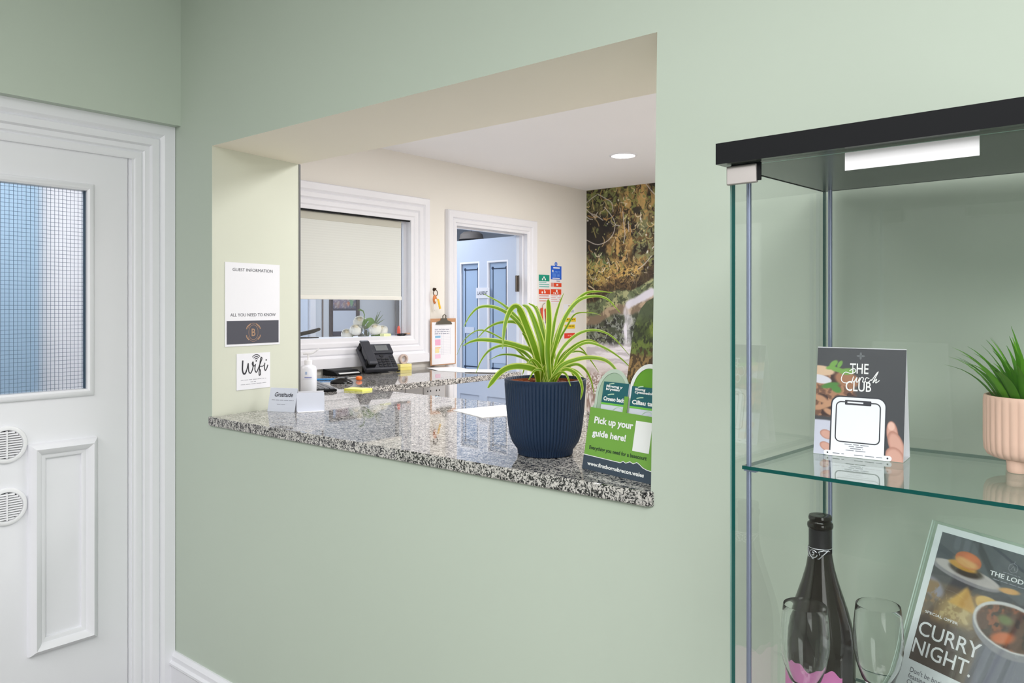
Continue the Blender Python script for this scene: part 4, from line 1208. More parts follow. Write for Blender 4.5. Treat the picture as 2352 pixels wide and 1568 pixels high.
# ------------------------------------------------------------------ on the window ledge and in the back room
LZ = WIN[2]-.004
def bouquet():
    C = Vector((-3.80, 3.13, LZ))
    t = thing('flower_bouquet', 'bunch of white roses and greenery behind the office window', 'flowers', C)
    petal = leafy('rose_petal', (247, 245, 238), .25, .6); petal2 = leafy('rose_heart', (240, 231, 208), .25, .6)
    gm = leafy('rose_leaf', (86, 130, 40), .2); gd = leafy('dark_fern', (92, 118, 84), .2)
    def rose(c, r, seed):
        q = random.Random(seed); V = []; F = []; M = []
        nr = 5
        RT = Matrix.Rotation(math.radians(38+14*q.random()), 3, Vector((.75, .62+.5*(q.random()-.5), 0)))
        for k in range(nr):
            f = k/(nr-1); rr = r*(.30+.70*f); n = 3 if k < 2 else 4
            for p in range(n):
                a0 = 2*math.pi*p/n+k*.9+q.random()*.3; sp = 2*math.pi/n*.66
                o = len(V); nu, nv = 6, 6
                for j in range(nv+1):
                    s = j/nv
                    for i in range(nu+1):
                        e = (i/nu-.5)*2
                        a = a0+e*sp
                        hh = r*(-.9+(1.80-.30*f)*s)-.14*r*e*e*s
                        rad = rr*(.10+.92*math.sin(math.pi*(.08+(.76-.06*f)*s)))*(1+.10*f*s**6)+.003*e*f
                        w = RT @ Vector((rad*math.cos(a), rad*math.sin(a), hh))
                        V.append((c[0]+w.x, c[1]+w.y, c[2]+w.z))
                for j in range(nv):
                    for i in range(nu):
                        F.append((o+j*(nu+1)+i, o+j*(nu+1)+i+1, o+(j+1)*(nu+1)+i+1, o+(j+1)*(nu+1)+i)); M.append(1 if k < 2 else 0)
        o = len(V); B = MB(); B.ball((0, 0, .15*r), .50*r, .50*r, .62*r, 14, 10)
        for p in B.v:
            w = RT @ Vector(p); V.append((c[0]+w.x, c[1]+w.y, c[2]+w.z))
        for q_ in B.f: F.append([i+o for i in q_]); M.append(1)
        MB().add(V, F, M).build('rose', [petal, petal2], t, smooth=True, flip=False)
    D = 4.82
    for i, (px, py, off, r) in enumerate(((797, 767, .02, .036), (818, 757, .0, .040), (826, 739, .06, .040), (862, 756, -.02, .038), (878, 759, .03, .036))):
        rose(spot(px, py, D+off)-C, r, i)
    vase = Vector((0, 0, 0))
    MB().lathe([(0, .002), (.030, .002), (.036, .01), (.032, .05), (.034, .07), (.031, .07), (.029, .012), (0, .008)], 28).build('vase', [glassy('vase_glass', (.95, .98, 1))], t, smooth=True)
    r = random.Random(2)
    for k, (px, py) in enumerate(((834, 752), (848, 748), (842, 768), (858, 778), (830, 776), (806, 774), (852, 738), (868, 776), (838, 742))):
        p = spot(px, py, D+.03*r.random())-C
        d = Vector((r.random()-.5, r.random()-.5, .3)).normalized()*.035
        P = smooth_pts([tuple(p-d), tuple(p+Vector((0, 0, .008))), tuple(p+d)], 5); V = []; n = len(P)
        sd = d.cross(Vector((.6, -.6, .5))).normalized()
        for i, q in enumerate(P):
            w = .017*math.sin(math.pi*(.05+.93*i/(n-1)))
            V += [tuple(Vector(q)+sd*w), tuple(q), tuple(Vector(q)-sd*w)]
        F = []
        for i in range(n-1): F += [(3*i, 3*i+1, 3*i+4, 3*i+3), (3*i+1, 3*i+2, 3*i+5, 3*i+4)]
        MB().add(V, F).build('rose_leaf', [gm], t, smooth=True, flip=False)
    # curling bud stem and fern fronds
    MB().tube([tuple(spot(px, py, D)-C) for px, py in ((838, 760), (836, 735), (837, 722), (834, 714), (827, 711), (822, 712))], [.003, .003, .003, .004, .006, .001], 8).build('bud_stem', [gm], t, smooth=True)
    for tip in ((874, 714), (868, 716), (880, 722), (883, 733), (876, 738)):
        a = spot(858, 752, D)-C; b = spot(*tip, D+.02)-C
        MB().tube([tuple(a), tuple((a+b)/2+Vector((0, 0, .005))), tuple(b)], [.003, .004, .0008], 6).build('fern_frond', [gd], t, smooth=True)
    MB().tube([tuple(spot(px, py, D)-C) for px, py in ((866, 778), (876, 774), (882, 768), (887, 770), (889, 776))], .003, 8).build('ribbon_tie', [pbr('pale_ribbon', (216, 224, 236), .4)], t, smooth=True)
bouquet()
def stapler():
    t = thing('stapler', 'black stapler standing open on the left of the window ledge', 'stapler', (-3.80, 2.71, LZ), 62)
    MB().prism([(-.06, 0), (.07, 0), (.07, .010), (-.06, .012)], -.016, .016, 'y').build('base', [M_black], t, bevel=.003)
    MB().prism([(-.062, .012), (.04, .034), (.078, .050), (.082, .060), (.074, .066), (.02, .052), (-.062, .034)], -.014, .014, 'y').build('arm', [M_black], t, bevel=.005)
    MB().tube([(-.05, -.017, .020), (-.05, .017, .020)], .007, 14).build('pivot', [pbr('copper_pin', (214, 150, 110), .3, .8)], t)
stapler()
o = MB().box(-.028, .028, -.018, .018, 0, .016).build('note_pad', [pbr('pale_lime_paper', (228, 232, 180), .7)])
at(o, (-3.618, 3.155, WIN[2]+.0042), 90); tag(o, 'pale lime note pad on the window sill left of the dark dish', 'note pad')
t = thing('trinket_dish', 'glossy dark oval dish at the right corner of the window sill', 'dish', (-3.593, 3.262, WIN[2]+.0042), 90)
MB().lathe([(0, .001), (.012, .001), (.017, .006), (.021, .013), (.020, .014), (.015, .007), (0, .004)], 32, rib=lambda a, z, r: 1+1.05*abs(math.cos(a))**1.5).build('bowl', [M_blackgloss], t, smooth=True)
MB().tube([(.026, -.004, .013), (.062, -.006, .013)], .0055, 12).build('pale_handle', [pbr('tan_wood', (200, 160, 132), .5)], t, smooth=True)
o = MB().lathe([(0, 0), (.010, 0), (.011, .03), (.009, .050), (.005, .060), (0, .061)], 20).build('coral_tube', [pbr('coral_plastic', (222, 96, 80), .35)], smooth=True)
at(o, (-3.629, 3.272, WIN[2]+.0042)); tag(o, 'small coral coloured tube standing by the dark dish', 'tube')
def framed_print():
    t = thing('framed_print', 'dark framed picture over a pale panel on the wall beyond the window', 'picture', (-5.895, 4.455, 1.15), 90)
    w, h = .345, .60
    MB().molding(.03, w-.03, .03, h-.03, [(0, 0), (.0, .016), (.008, .020), (.026, .022), (.030, .018), (.030, 0)]).build('frame', [pbr('dark_wood_frame', (50, 42, 56), .4)], t)
    MB().box(.02, w-.02, -.006, 0, .02, h-.02).build('backing', [ink((42, 48, 78))], t)
    def art(U, V):
        img = np.zeros(U.shape+(3,)); img[:] = (70, 78, 110); n = fbm(U*30, V*30, 9); n2 = fbm(U*60, V*60, 19)
        img = blend(img, ell(U, V, .14, .50, .075, .17, 0, .1), (148, 120, 136)); img = blend(img, ell(U, V, .14, .36, .12, .08, 0, .4), (136, 124, 146))
        img = blend(img, sstep(.55, .7, n)*.6, (172, 138, 120)); img = blend(img, ell(U, V, .255, .44, .028, .14, 0, .1), (110, 156, 124))
        img = blend(img, ell(U, V, .30, .50, .02, .06, 0, .2), (96, 56, 84)); img = blend(img, ell(U, V, .05, .48, .02, .1, 0, .2), (150, 180, 220)); img = blend(img, ell(U, V, .215, .33, .018, .02, 0, .2), (200, 120, 92))
        return blend(img, sstep(.56, .62, n2)*.6, (196, 188, 190))
    picture('print', np.linspace(.04, w-.04, 50), np.linspace(.285, h-.035, 30), art, M_print, t, -.008)
    MB().box(.04, w-.04, -.009, -.006, .07, .265).build('pale_panel', [ink((208, 216, 232))], t)
framed_print()
def rear_door():
    t = MB().box(0, .62, 0, .04, 0, 2.0).build('door_4', [painted('white_door_paint', (212, 222, 238), .4)])
    at(t, (-5.895, 3.60, 0), 90); struct(t)
    f = MB().box(0, .06, -.03, 0, 0, 2.04).build('trim_6', [M_white])
    at(f, (-5.895, 4.225, 0), 90); struct(f)
    k = MB().lathe([(0, -.05), (.022, -.048), (.028, -.034), (.022, -.02), (.010, -.016), (.010, 0)], 24, (.555, 0, 1.215), axis='y').build('knob', [M_steel], t, smooth=True)
    g = MB().box(.0, .012, -.006, 0, 0, 2.2).build('trim_7', [pbr('brown_grey_edge', (120, 108, 106), .6)])
    at(g, (-5.892, 4.372, 0), 90); struct(g)
rear_door()
def bag():
    t = thing('hanging_bag', 'dark grey bag hanging on the wall behind the window', 'bag', (-5.86, 5.465, 1.0), 90)
    mb = MB(); V = []; F = []; nu, nv = 20, 16
    for j in range(nv+1):
        s = j/nv; z = .85*s; w = (.20+.03*math.sin(s*3))*(1 if s < .75 else 1-(s-.75)*1.3); d = .06*math.sin(math.pi*(.08+.84*s))**.5
        for k in range(nu+1):
            a = math.pi*k/nu; V.append((w*math.cos(a)*(1+.02*math.sin(9*s+3*a)), -d*math.sin(a)*(1+.06*math.sin(11*s+5*a))-.002, z))
    for j in range(nv):
        for k in range(nu): F.append((j*(nu+1)+k, j*(nu+1)+k+1, (j+1)*(nu+1)+k+1, (j+1)*(nu+1)+k))
    mb.add(V, F); mb.build('body', [pbr('charcoal_cloth', (84, 82, 90), .85)], t, smooth=True)
    MB().tube([(.05, -.066, .80), (.03, -.075, .6), (.015, -.078, .42), (.05, -.078, .25), (.10, -.07, .1)], .006, 8).build('drawstring', [pbr('white_cord', (216, 220, 228), .6)], t, smooth=True)
    MB().tube([(.10, -.07, .62), (.12, -.08, .42), (.14, -.075, .2)], .03, 10).build('side_strap', [pbr('navy_strap', (40, 44, 62), .8)], t, smooth=True)
    for u in (-.16, .0): MB().prism([(u-.02, .36), (u+.02, .36), (u, .42)], -.075, -.06, 'y').build('toggle', [M_black], t)
bag()
def hanging_lamp():
    p = spot(1083, 540, 6.75)
    t = thing('hanging_lamp', 'beige shaded lamp glimpsed above the open blue door', 'lamp', (p.x, p.y, p.z-.04))
    MB().lathe([(.108, 0), (.098, .045), (.070, .066), (.02, .072), (.0, .072)], 40).build('shade', [pbr('beige_shade', (112, 106, 102), .7)], t, smooth=True)
    MB().lathe([(.111, -.03), (.112, .0), (.108, .002), (.106, -.028), (.111, -.03)], 40).build('dark_rim', [M_black], t, smooth=True)
    MB().tube([(0, 0, .072), (0, 0, 2.4-p.z+.04)], .004, 8).build('flex', [M_black], t)
hanging_lamp()

# ------------------------------------------------------------------ glass display cabinet
FLc = Vector((-.467, 1.005, 0))
E1 = Vector((.9993, -.037, 0)); E2 = Vector((.087, .9962, 0))
SK = Matrix(((E1.x, E2.x, 0, 0), (E1.y, E2.y, 0, 0), (0, 0, 1, 0), (0, 0, 0, 1)))      # the cabinet stands slightly out of square
def cabinet():
    t = thing('display_cabinet', 'glass display cabinet with a black top standing against the green wall', 'cabinet', FLc)
    w, d, zt = .43, .358, 1.638
    MB().box(0, w, 0, d, 0, .05).build('base', [M_black], t, SK, bevel=.002)
    tp = MB().box(0, w, 0, d, zt, 1.667)
    tp.m[0] = 1
    tp.build('top', [M_black, M_under], t, SK)
    MB().box(.0005, .0062, .043, d-.004, .052, zt, thin='x').build('side_pane', [M_pane, M_edge], t, SK)
    MB().box(w-.0062, w-.0005, .043, d-.004, .052, zt, thin='x').build('side_pane', [M_pane, M_edge], t, SK)
    MB().box(.006, w-.006, d-.007, d-.003, .052, zt, thin='y').build('back_pane', [M_pane, M_edge2], t, SK)
    dr = MB().box(.0105, w-.008, .020, .024, .056, zt-.002, thin='y').build('door', [M_pane, M_edge2], t, SK)
    for z0 in (1.612, .07):
        MB().box(.008, .052, .014, .0198, z0-.002, z0+.024).build('hinge', [pbr('silver_hinge', (176, 170, 168), .36, .75)], dr, SK, bevel=.0015)
        MB().box(.014, .057, .0155, .0196, z0+.001, z0+.0258).build('hinge_backing', [M_black], dr, SK, bevel=.001)
    for (x, y) in ((.022, .052), (w-.022, .052), (.0165, d-.013), (w-.0165, d-.013)):
        MB().tube([(x, y, .05), (x, y, zt)], .0034, 14).build('pole', [M_pole], t, SK, smooth=True)
    for z in (1.2195, .829, .44):
        MB().box(.0195, w-.019, .037, d-.011, z-.005, z, thin='z').build('shelf', [paned('shelf_glass', (.955, .985, .978), 1.0), M_edge], t, SK)
        for x0, x1 in ((.016, .034), (w-.034, w-.016)):
            MB().prism([(x0, .049), (x1, .047), (x1, .056), (x0, .056)], z-.0095, z-.0052).build('shelf_bracket', [M_pole], t, SK)
    return t
cabinet()
def cab(x, y, z): return FLc+SK @ Vector((x, y, z))

p = cab(.171, .0125, 1.6165)
o = MB().box(0, .1475, 0, .0006, 0, .0225).build('label_strip', [pbr('white_label', (240, 238, 242), .5)])
at(o, cab(.166, .0188, 1.6125), math.degrees(math.atan2(E1.y, E1.x))); tag(o, 'blank white strip stuck at the top of the cabinet glass', 'label')

def club_card():
    B = (-.398, 1.197, 1.2200)
    t = thing('club_tent_card', 'dark printed club tent card standing on the upper glass shelf', 'tent card', B, 3)
    w, h = .1235, .1610; Ln = lean(9)
    MB().box(0, w, .0004, .0012, 0, h).build('front_leaf', [ink((236, 238, 244))], t, Ln)
    MB().box(0, w, .0004, .0012, 0, h+.001).build('rear_leaf', [M_paper], t, T(0, .0505, 0) @ lean(-9))
    MB().box(0, w, .001, .050, 0, .0006).build('foot', [M_paper], t)
    def art(U, V):
        img = np.zeros(U.shape+(3,)); n = fbm(U*70, V*70, 4); n2 = fbm(U*160, V*160, 6)
        img[:] = (62, 64, 70)
        # rustic wood and bread, herbs, plate, cloth
        wood = 1-sstep(.052, .060, U+.02*(n-.5)+.25*np.clip(V-.112, 0, 1)*(V > .112)+.12*np.clip(.09-V, 0, 1))
        img = blend(img, wood*sstep(.055, .06, V)*(1-sstep(.128, .132, V-.35*U*0)), (112, 78, 62))
        img = blend(img, wood*sstep(.5, .62, n2)*sstep(.055, .06, V)*(1-sstep(.125, .13, V)), (168, 122, 94))
        img = blend(img, wood*sstep(.46, .40, n)*sstep(.055, .06, V)*(1-sstep(.125, .13, V)), (58, 36, 34))
        img = blend(img, ell(U, V, .006, .126, .02, .0075, -.1, .15), (214, 182, 154))
        img = blend(img, ell(U, V, .044, .114, .018, .011, -.3, .2), (160, 112, 84))
        img = blend(img, ell(U, V, .004, .113, .018, .0065, -.15, .1), (212, 210, 222))
        for (a, b, ra, rb, ro) in ((.024, .137, .007, .004, .7), (.033, .1365, .006, .003, 1.1), (.030, .128, .011, .0035, -.2), (.020, .131, .007, .003, .2), (.044, .126, .011, .005, .1)):
            img = blend(img, ell(U, V, a, b, ra, rb, ro, .25), (112, 160, 74))
        for (a, b, ra, rb, ro) in ((.020, .104, .013, .004, .25), (.029, .099, .008, .005, -.5)):
            img = blend(img, ell(U, V, a, b, ra, rb, ro, .3), (74, 128, 58))
        for (a, b, ra, rb, ro) in ((.007, .083, .012, .005, -.4), (.018, .076, .010, .005, .5), (.006, .070, .009, .004, .2), (.020, .064, .009, .004, -.5)):
            img = blend(img, ell(U, V, a, b, ra, rb, ro, .35), (186, 140, 110))
        img = blend(img, (1-sstep(.050, .053, V+.08*np.clip(U-.016, 0, 1)))*(1-sstep(.058, .06, U)), (196, 198, 216))
        # fingers left, thumb and palm right
        skin = (206, 158, 144)
        for (a, b, ra, rb, ro) in ((.018, .030, .0095, .0062, -.35), (.018, .012, .0095, .0058, -.45), (.108, .040, .0072, .0165, .12), (.1135, .024, .0092, .019, .35), (.112, .004, .012, .016, .3)):
            img = blend(img, ell(U, V, a, b, ra*1.05, rb*1.05, ro, .06), (164, 112, 98))
            img = blend(img, ell(U, V, a, b, ra*.93, rb*.93, ro, .25), skin)
        img = blend(img, ell(U, V, .1065, .050, .0045, .006, .1, .2), (226, 184, 170))
        return img
    picture('printed_front', np.linspace(0, w, 150), np.linspace(0, h, 190), art, M_print, t, -.0002, Ln)
    # printed handset frame and its plain white face
    def rr(u0, u1, v0, v1, r, n=7, low=True):
        P = []
        for (cx, cy, a0) in ((u1-r, v1-r, 0), (u0+r, v1-r, 90)):
            for k in range(n+1):
                a = math.radians(a0+90*k/n); P.append((cx+r*math.cos(a), cy+r*math.sin(a)))
        if low:
            for (cx, cy, a0) in ((u0+r, v0+r, 180), (u1-r, v0+r, 270)):
                for k in range(n+1):
                    a = math.radians(a0+90*k/n); P.append((cx+r*math.cos(a), cy+r*math.sin(a)))
        else: P += [(u0, v0), (u1, v0)]
        return P
    dk = ink((48, 50, 60)); wh = ink((236, 238, 246))
    MB().prism(rr(.0225, .1000, .003, .0895, .013, low=False), -.0004, -.0002, 'y').build('phone_outline', [dk], t, Ln)
    MB().prism(rr(.0245, .0980, .003, .0875, .0115, low=False), -.0006, -.0004, 'y').build('phone_face', [wh], t, Ln)
    m = MB(); P = rr(.0305, .0915, .0215, .0805, .007)
    m.ribbon(P+[P[0]], .0017, -.0008, n=0); m.build('keyline', [dk], t, Ln, flip=False)
    MB().prism(rr(.0425, .079, .0765, .0835, .0012), -.0010, -.0006, 'y').build('caption_bar', [dk], t, Ln)
    q = MB(); sketch_lines(q, .046, .075, .0790, .0022, -.0012, 3, word=.03); q.build('caption_print', [wh], t, Ln, flip=False)
    MB().prism(rr(.0150, .1085, -.0002, .0072, .0036), -.0010, -.0006, 'y').build('foot_band', [wh], t, Ln)
    for u in (.0205, .1030): MB().lathe([(0, .0001), (.0013, .0001)], 14, (u, -.0011, .0036), axis='y').build('foot_dot', [dk], t, Ln, flip=False)
    q = MB()
    for k, (a, b) in enumerate(((.044, .078), (.050, .072), (.052, .070), (.046, .074), (.052, .067))): sketch_lines(q, a, b, .0178-.0029*k, .0010, -.0009, 50+k, word=.010)
    sketch_lines(q, .028, .044, .0030, .0011, -.0012, 60, word=.012); sketch_lines(q, .058, .096, .0030, .0010, -.0012, 61, word=.012)
    q.build('small_print', [ink((120, 122, 134))], t, Ln, flip=False)
    wt = ink((244, 244, 246))
    text('lettering', 'THE', (.0475, .0735, .1235, .1385), wt, t, -.0008, Ln, bold=.01)
    text('lettering', 'CLUB', (.0425, .0780, .0970, .1120), wt, t, -.0008, Ln, bold=.01)
    s = lambda L: [(.001*a, .001*b) for a, b in L]
    m = MB()
    m.ribbon(s([(47, 127), (53, 131), (56, 127), (50, 123), (42, 125), (38, 121), (36, 114), (39, 109.5), (45, 109), (51, 112)]), .0012, -.0010)
    m.ribbon(s([(53, 119), (52, 113), (54, 111), (58, 118), (57, 112), (59, 111), (62, 118)]), .0012, -.0010)
    m.ribbon(s([(62, 118), (61, 111), (64, 118), (67, 117), (66, 111.5), (69, 112)]), .0012, -.0010)
    m.ribbon(s([(75, 117), (71, 118), (69.5, 113), (73, 111), (78, 116)]), .0012, -.0010)
    m.ribbon(s([(78, 114), (87, 128), (80, 111), (85, 117), (84, 111), (89, 115)]), .0012, -.0010)
    m.build('script_lettering', [wt], t, Ln, flip=False)
    m = MB()
    for k in range(4):
        a = k*math.pi/2; c, sn = math.cos(a), math.sin(a)
        L = [(0, 0), (.0022, .0016), (.0045, .0012), (.0062, 0), (.0045, -.0012), (.0022, -.0016)]
        m.add([(.0620+p*c-r*sn, -.0005, .1500+(p*sn+r*c)*.95) for p, r in L], [(0, 1, 2, 3, 4, 5)])
    m.build('emblem', [ink((108, 112, 118))], t, Ln, flip=False)
club_card()

def peach_plant():
    C = Vector((-.128, 1.262, 1.2200))
    t = thing('peach_potted_grass', 'green artificial grass in a ribbed peach pot on the upper shelf', 'potted plant', C)
    pm = pbr('peach_ceramic', (228, 190, 172), .55)
    rib = lambda a, z, r: 1+.030*(abs(math.cos(a*17))-.6) if .006 < z < .0985 and r > .04 else 1
    prof = [(.0, .016), (.046, .016), (.052, .019), (.0555, .026), (.0565, .04), (.0565, .093), (.0565, .0985), (.0555, .1005), (.053, .1005), (.052, .096), (.051, .080)]
    MB().lathe(prof, 340, rib=rib).build('pot', [pm], t, smooth=True, angle=60)
    for k in range(3):
        a = math.radians(-120+120*k+8)
        MB().lathe([(0, 0), (.011, 0), (.0125, .003), (.013, .017)], 24, (.034*math.cos(a), .034*math.sin(a), 0)).build('foot', [pm], t, smooth=True)
    MB().lathe([(0, .088), (.0515, .084)], 40).build('soil', [pbr('brown_soil', (92, 74, 60), .9)], t, smooth=True)
    gm = leafy('grass_green', (84, 152, 22), .35); gl = leafy('grass_light_green', (116, 184, 44), .35)
    r = random.Random(11)
    for i in range(84):
        a = 2.4*i; q = math.sqrt((i+.5)/84)
        b = Vector((.036*q*math.cos(a), .036*q*math.sin(a), .084))
        out = Vector((math.cos(a), math.sin(a), 0)); L = .080+.040*r.random()*(1-.3*q)
        tilt = .08+.50*q+.12*r.random(); dr = .2+.75*q
        P = [b]; n = 9
        for k in range(1, n):
            s = k/(n-1); an = tilt+dr*max(0, s-.35)**1.3*1.3
            P.append(P[-1]+(out*math.sin(an)+Vector((0, 0, math.cos(an))))*(L/(n-1)))
        V = []
        for k, p in enumerate(P):
            s = k/(n-1); tan = (P[min(k+1, n-1)]-P[max(k-1, 0)]).normalized()
            sd = tan.cross(out if abs(tan.dot(out)) < .95 else Vector((0, 0, 1))).normalized(); nr = sd.cross(tan)
            w = .0052*(.75+.5*math.sin(math.pi*min(s*1.4, 1)))*(1-s**2.2)+.0002
            V += [p+sd*w-nr*w*.35, p, p-sd*w-nr*w*.35]
        F = []
        for k in range(n-1): F += [(3*k, 3*k+1, 3*k+4, 3*k+3), (3*k+1, 3*k+2, 3*k+5, 3*k+4)]
        MB().add(V, F).build('blade', [gl if i % 3 == 0 else gm], t, smooth=True, flip=False)
peach_plant()

SZ = .8292
def bottle():
    C = (-.386, 1.191, SZ)
    t = thing('wine_bottle', 'dark green sparkling wine bottle behind a stemmed glass on the lower shelf', 'bottle', C)
    gl = pbr('dark_bottle_glass', (18, 17, 9), .07, spec=.45)
    MB().lathe([(0, .004), (.030, .002), (.044, .004), (.0485, .012), (.0490, .05), (.0490, .105), (.0475, .125), (.0440, .143), (.0385, .163), (.0320, .183), (.0255, .203), (.0203, .222), (.0172, .240), (.0162, .250)], 64).build('body', [gl], t, smooth=True)
    MB().lathe([(.0162, .250), (.0162, .281), (.0165, .282)], 48).build('capsule', [pbr('matt_black_foil', (34, 33, 35), .45)], t, smooth=True)
    MB().lathe([(.0160, .280), (.0178, .2815), (.0186, .285), (.0180, .2885), (.0160, .290), (.0152, .292), (.0166, .294), (.0168, .297), (.0158, .3), (.0120, .3005), (0, .2995)], 48).build('crown', [pbr('black_crown_glass', (24, 20, 14), .1)], t, smooth=True)
    MB().lathe([(.01665, .2365), (.01685, .237), (.01655, .2525), (.01635, .253)], 48).build('collar_band', [M_black], t, smooth=True)
    m = MB(); silver = pbr('silver_ink', (196, 198, 204), .3, .5)
    def wrap(pts, r=.0173):
        return [(r*math.sin(u), -r*math.cos(u), z) for u, z in pts]
    a0 = math.radians(-18)
    for sgn in (-1, 1):
        m.tube(wrap([(a0+sgn*1.35, .2515), (a0+sgn*1.0, .247), (a0+sgn*.55, .239), (a0, .2378)]), .0007, 6)
        m.tube(wrap([(a0+sgn*1.5, .2500), (a0+sgn*.9, .2515), (a0+sgn*.5, .249), (a0+sgn*.6, .2445)]), .0006, 6)
    m.tube(wrap([(a0+.38*math.cos(x), .2450+.0055*math.sin(x)) for x in np.linspace(.5, 6.2, 20)]), .0007, 6)
    m.tube(wrap([(a0-.1, .2425), (a0+.08, .2440), (a0+.1, .2470), (a0-.05, .2475)]), .0009, 6)
    for z in (.2372, .2522): m.lathe([(.0169, z), (.0171, z+.0006), (.0168, z+.0011)], 48)
    m.build('collar_ornament', [silver], t, smooth=True)
    # pink label with a wavy top
    V = []; n = 40
    for k in range(n+1):
        u = math.radians(-20-75+150*k/n); top = .083+.0045*math.sin(k*.42)+.0025*math.sin(k*.9+1)
        V += [(.0493*math.sin(u), -.0493*math.cos(u), .02), (.0493*math.sin(u), -.0493*math.cos(u), top)]
    MB().add(V, [(2*k, 2*k+2, 2*k+3, 2*k+1) for k in range(n)]).build('label', [ink((214, 124, 186))], t, smooth=True, flip=False)
bottle()

M_bowl = paned('thin_clear_glass', (.985, .992, .99))
M_crystal = glassy('clear_glass', (.99, .997, .994), 1.32)
def wine_glass(x, y, label, first=[None]):
    if first[0] is None:
        t = thing('champagne_glass', label, 'glass', (x, y, SZ), 0, 'stemmed glasses on the lower shelf')
        o = [(.004, .078), (.012, .084), (.0215, .098), (.0285, .118), (.0320, .138), (.0326, .152), (.0315, .172), (.0298, .190), (.0288, .1985)]
        i = [(.02815, .1987), (.0291, .190), (.0308, .172), (.03185, .152), (.0312, .138), (.0276, .1185), (.0204, .0995), (.010, .088), (.0, .086)]
        MB().lathe([(.0, .076)]+o+[(.0284, .1994)]+i, 64).build('bowl', [M_crystal], t, smooth=True, angle=80)
        MB().lathe([(0, .0008), (.030, .0008), (.031, .002), (.028, .004), (.012, .009), (.0055, .016), (.0045, .04), (.0048, .066), (.0055, .0755), (0, .0758)], 48).build('stem', [M_crystal], t, smooth=True, angle=80)
        first[0] = t
        return t
    t = first[0].copy(); COL.objects.link(t); t.location = (x, y, SZ); t['label'] = label
    for c in first[0].children:
        d = c.copy(); COL.objects.link(d); d.parent = t
    return t
q1 = spot(1849, 1395, 1.075); q2 = spot(2017, 1393, 1.075)
wine_glass(q1.x, q1.y, 'clear stemmed glass in front of the dark wine bottle')
wine_glass(q2.x, q2.y, 'clear stemmed glass between the bottle and the leaflet holder')

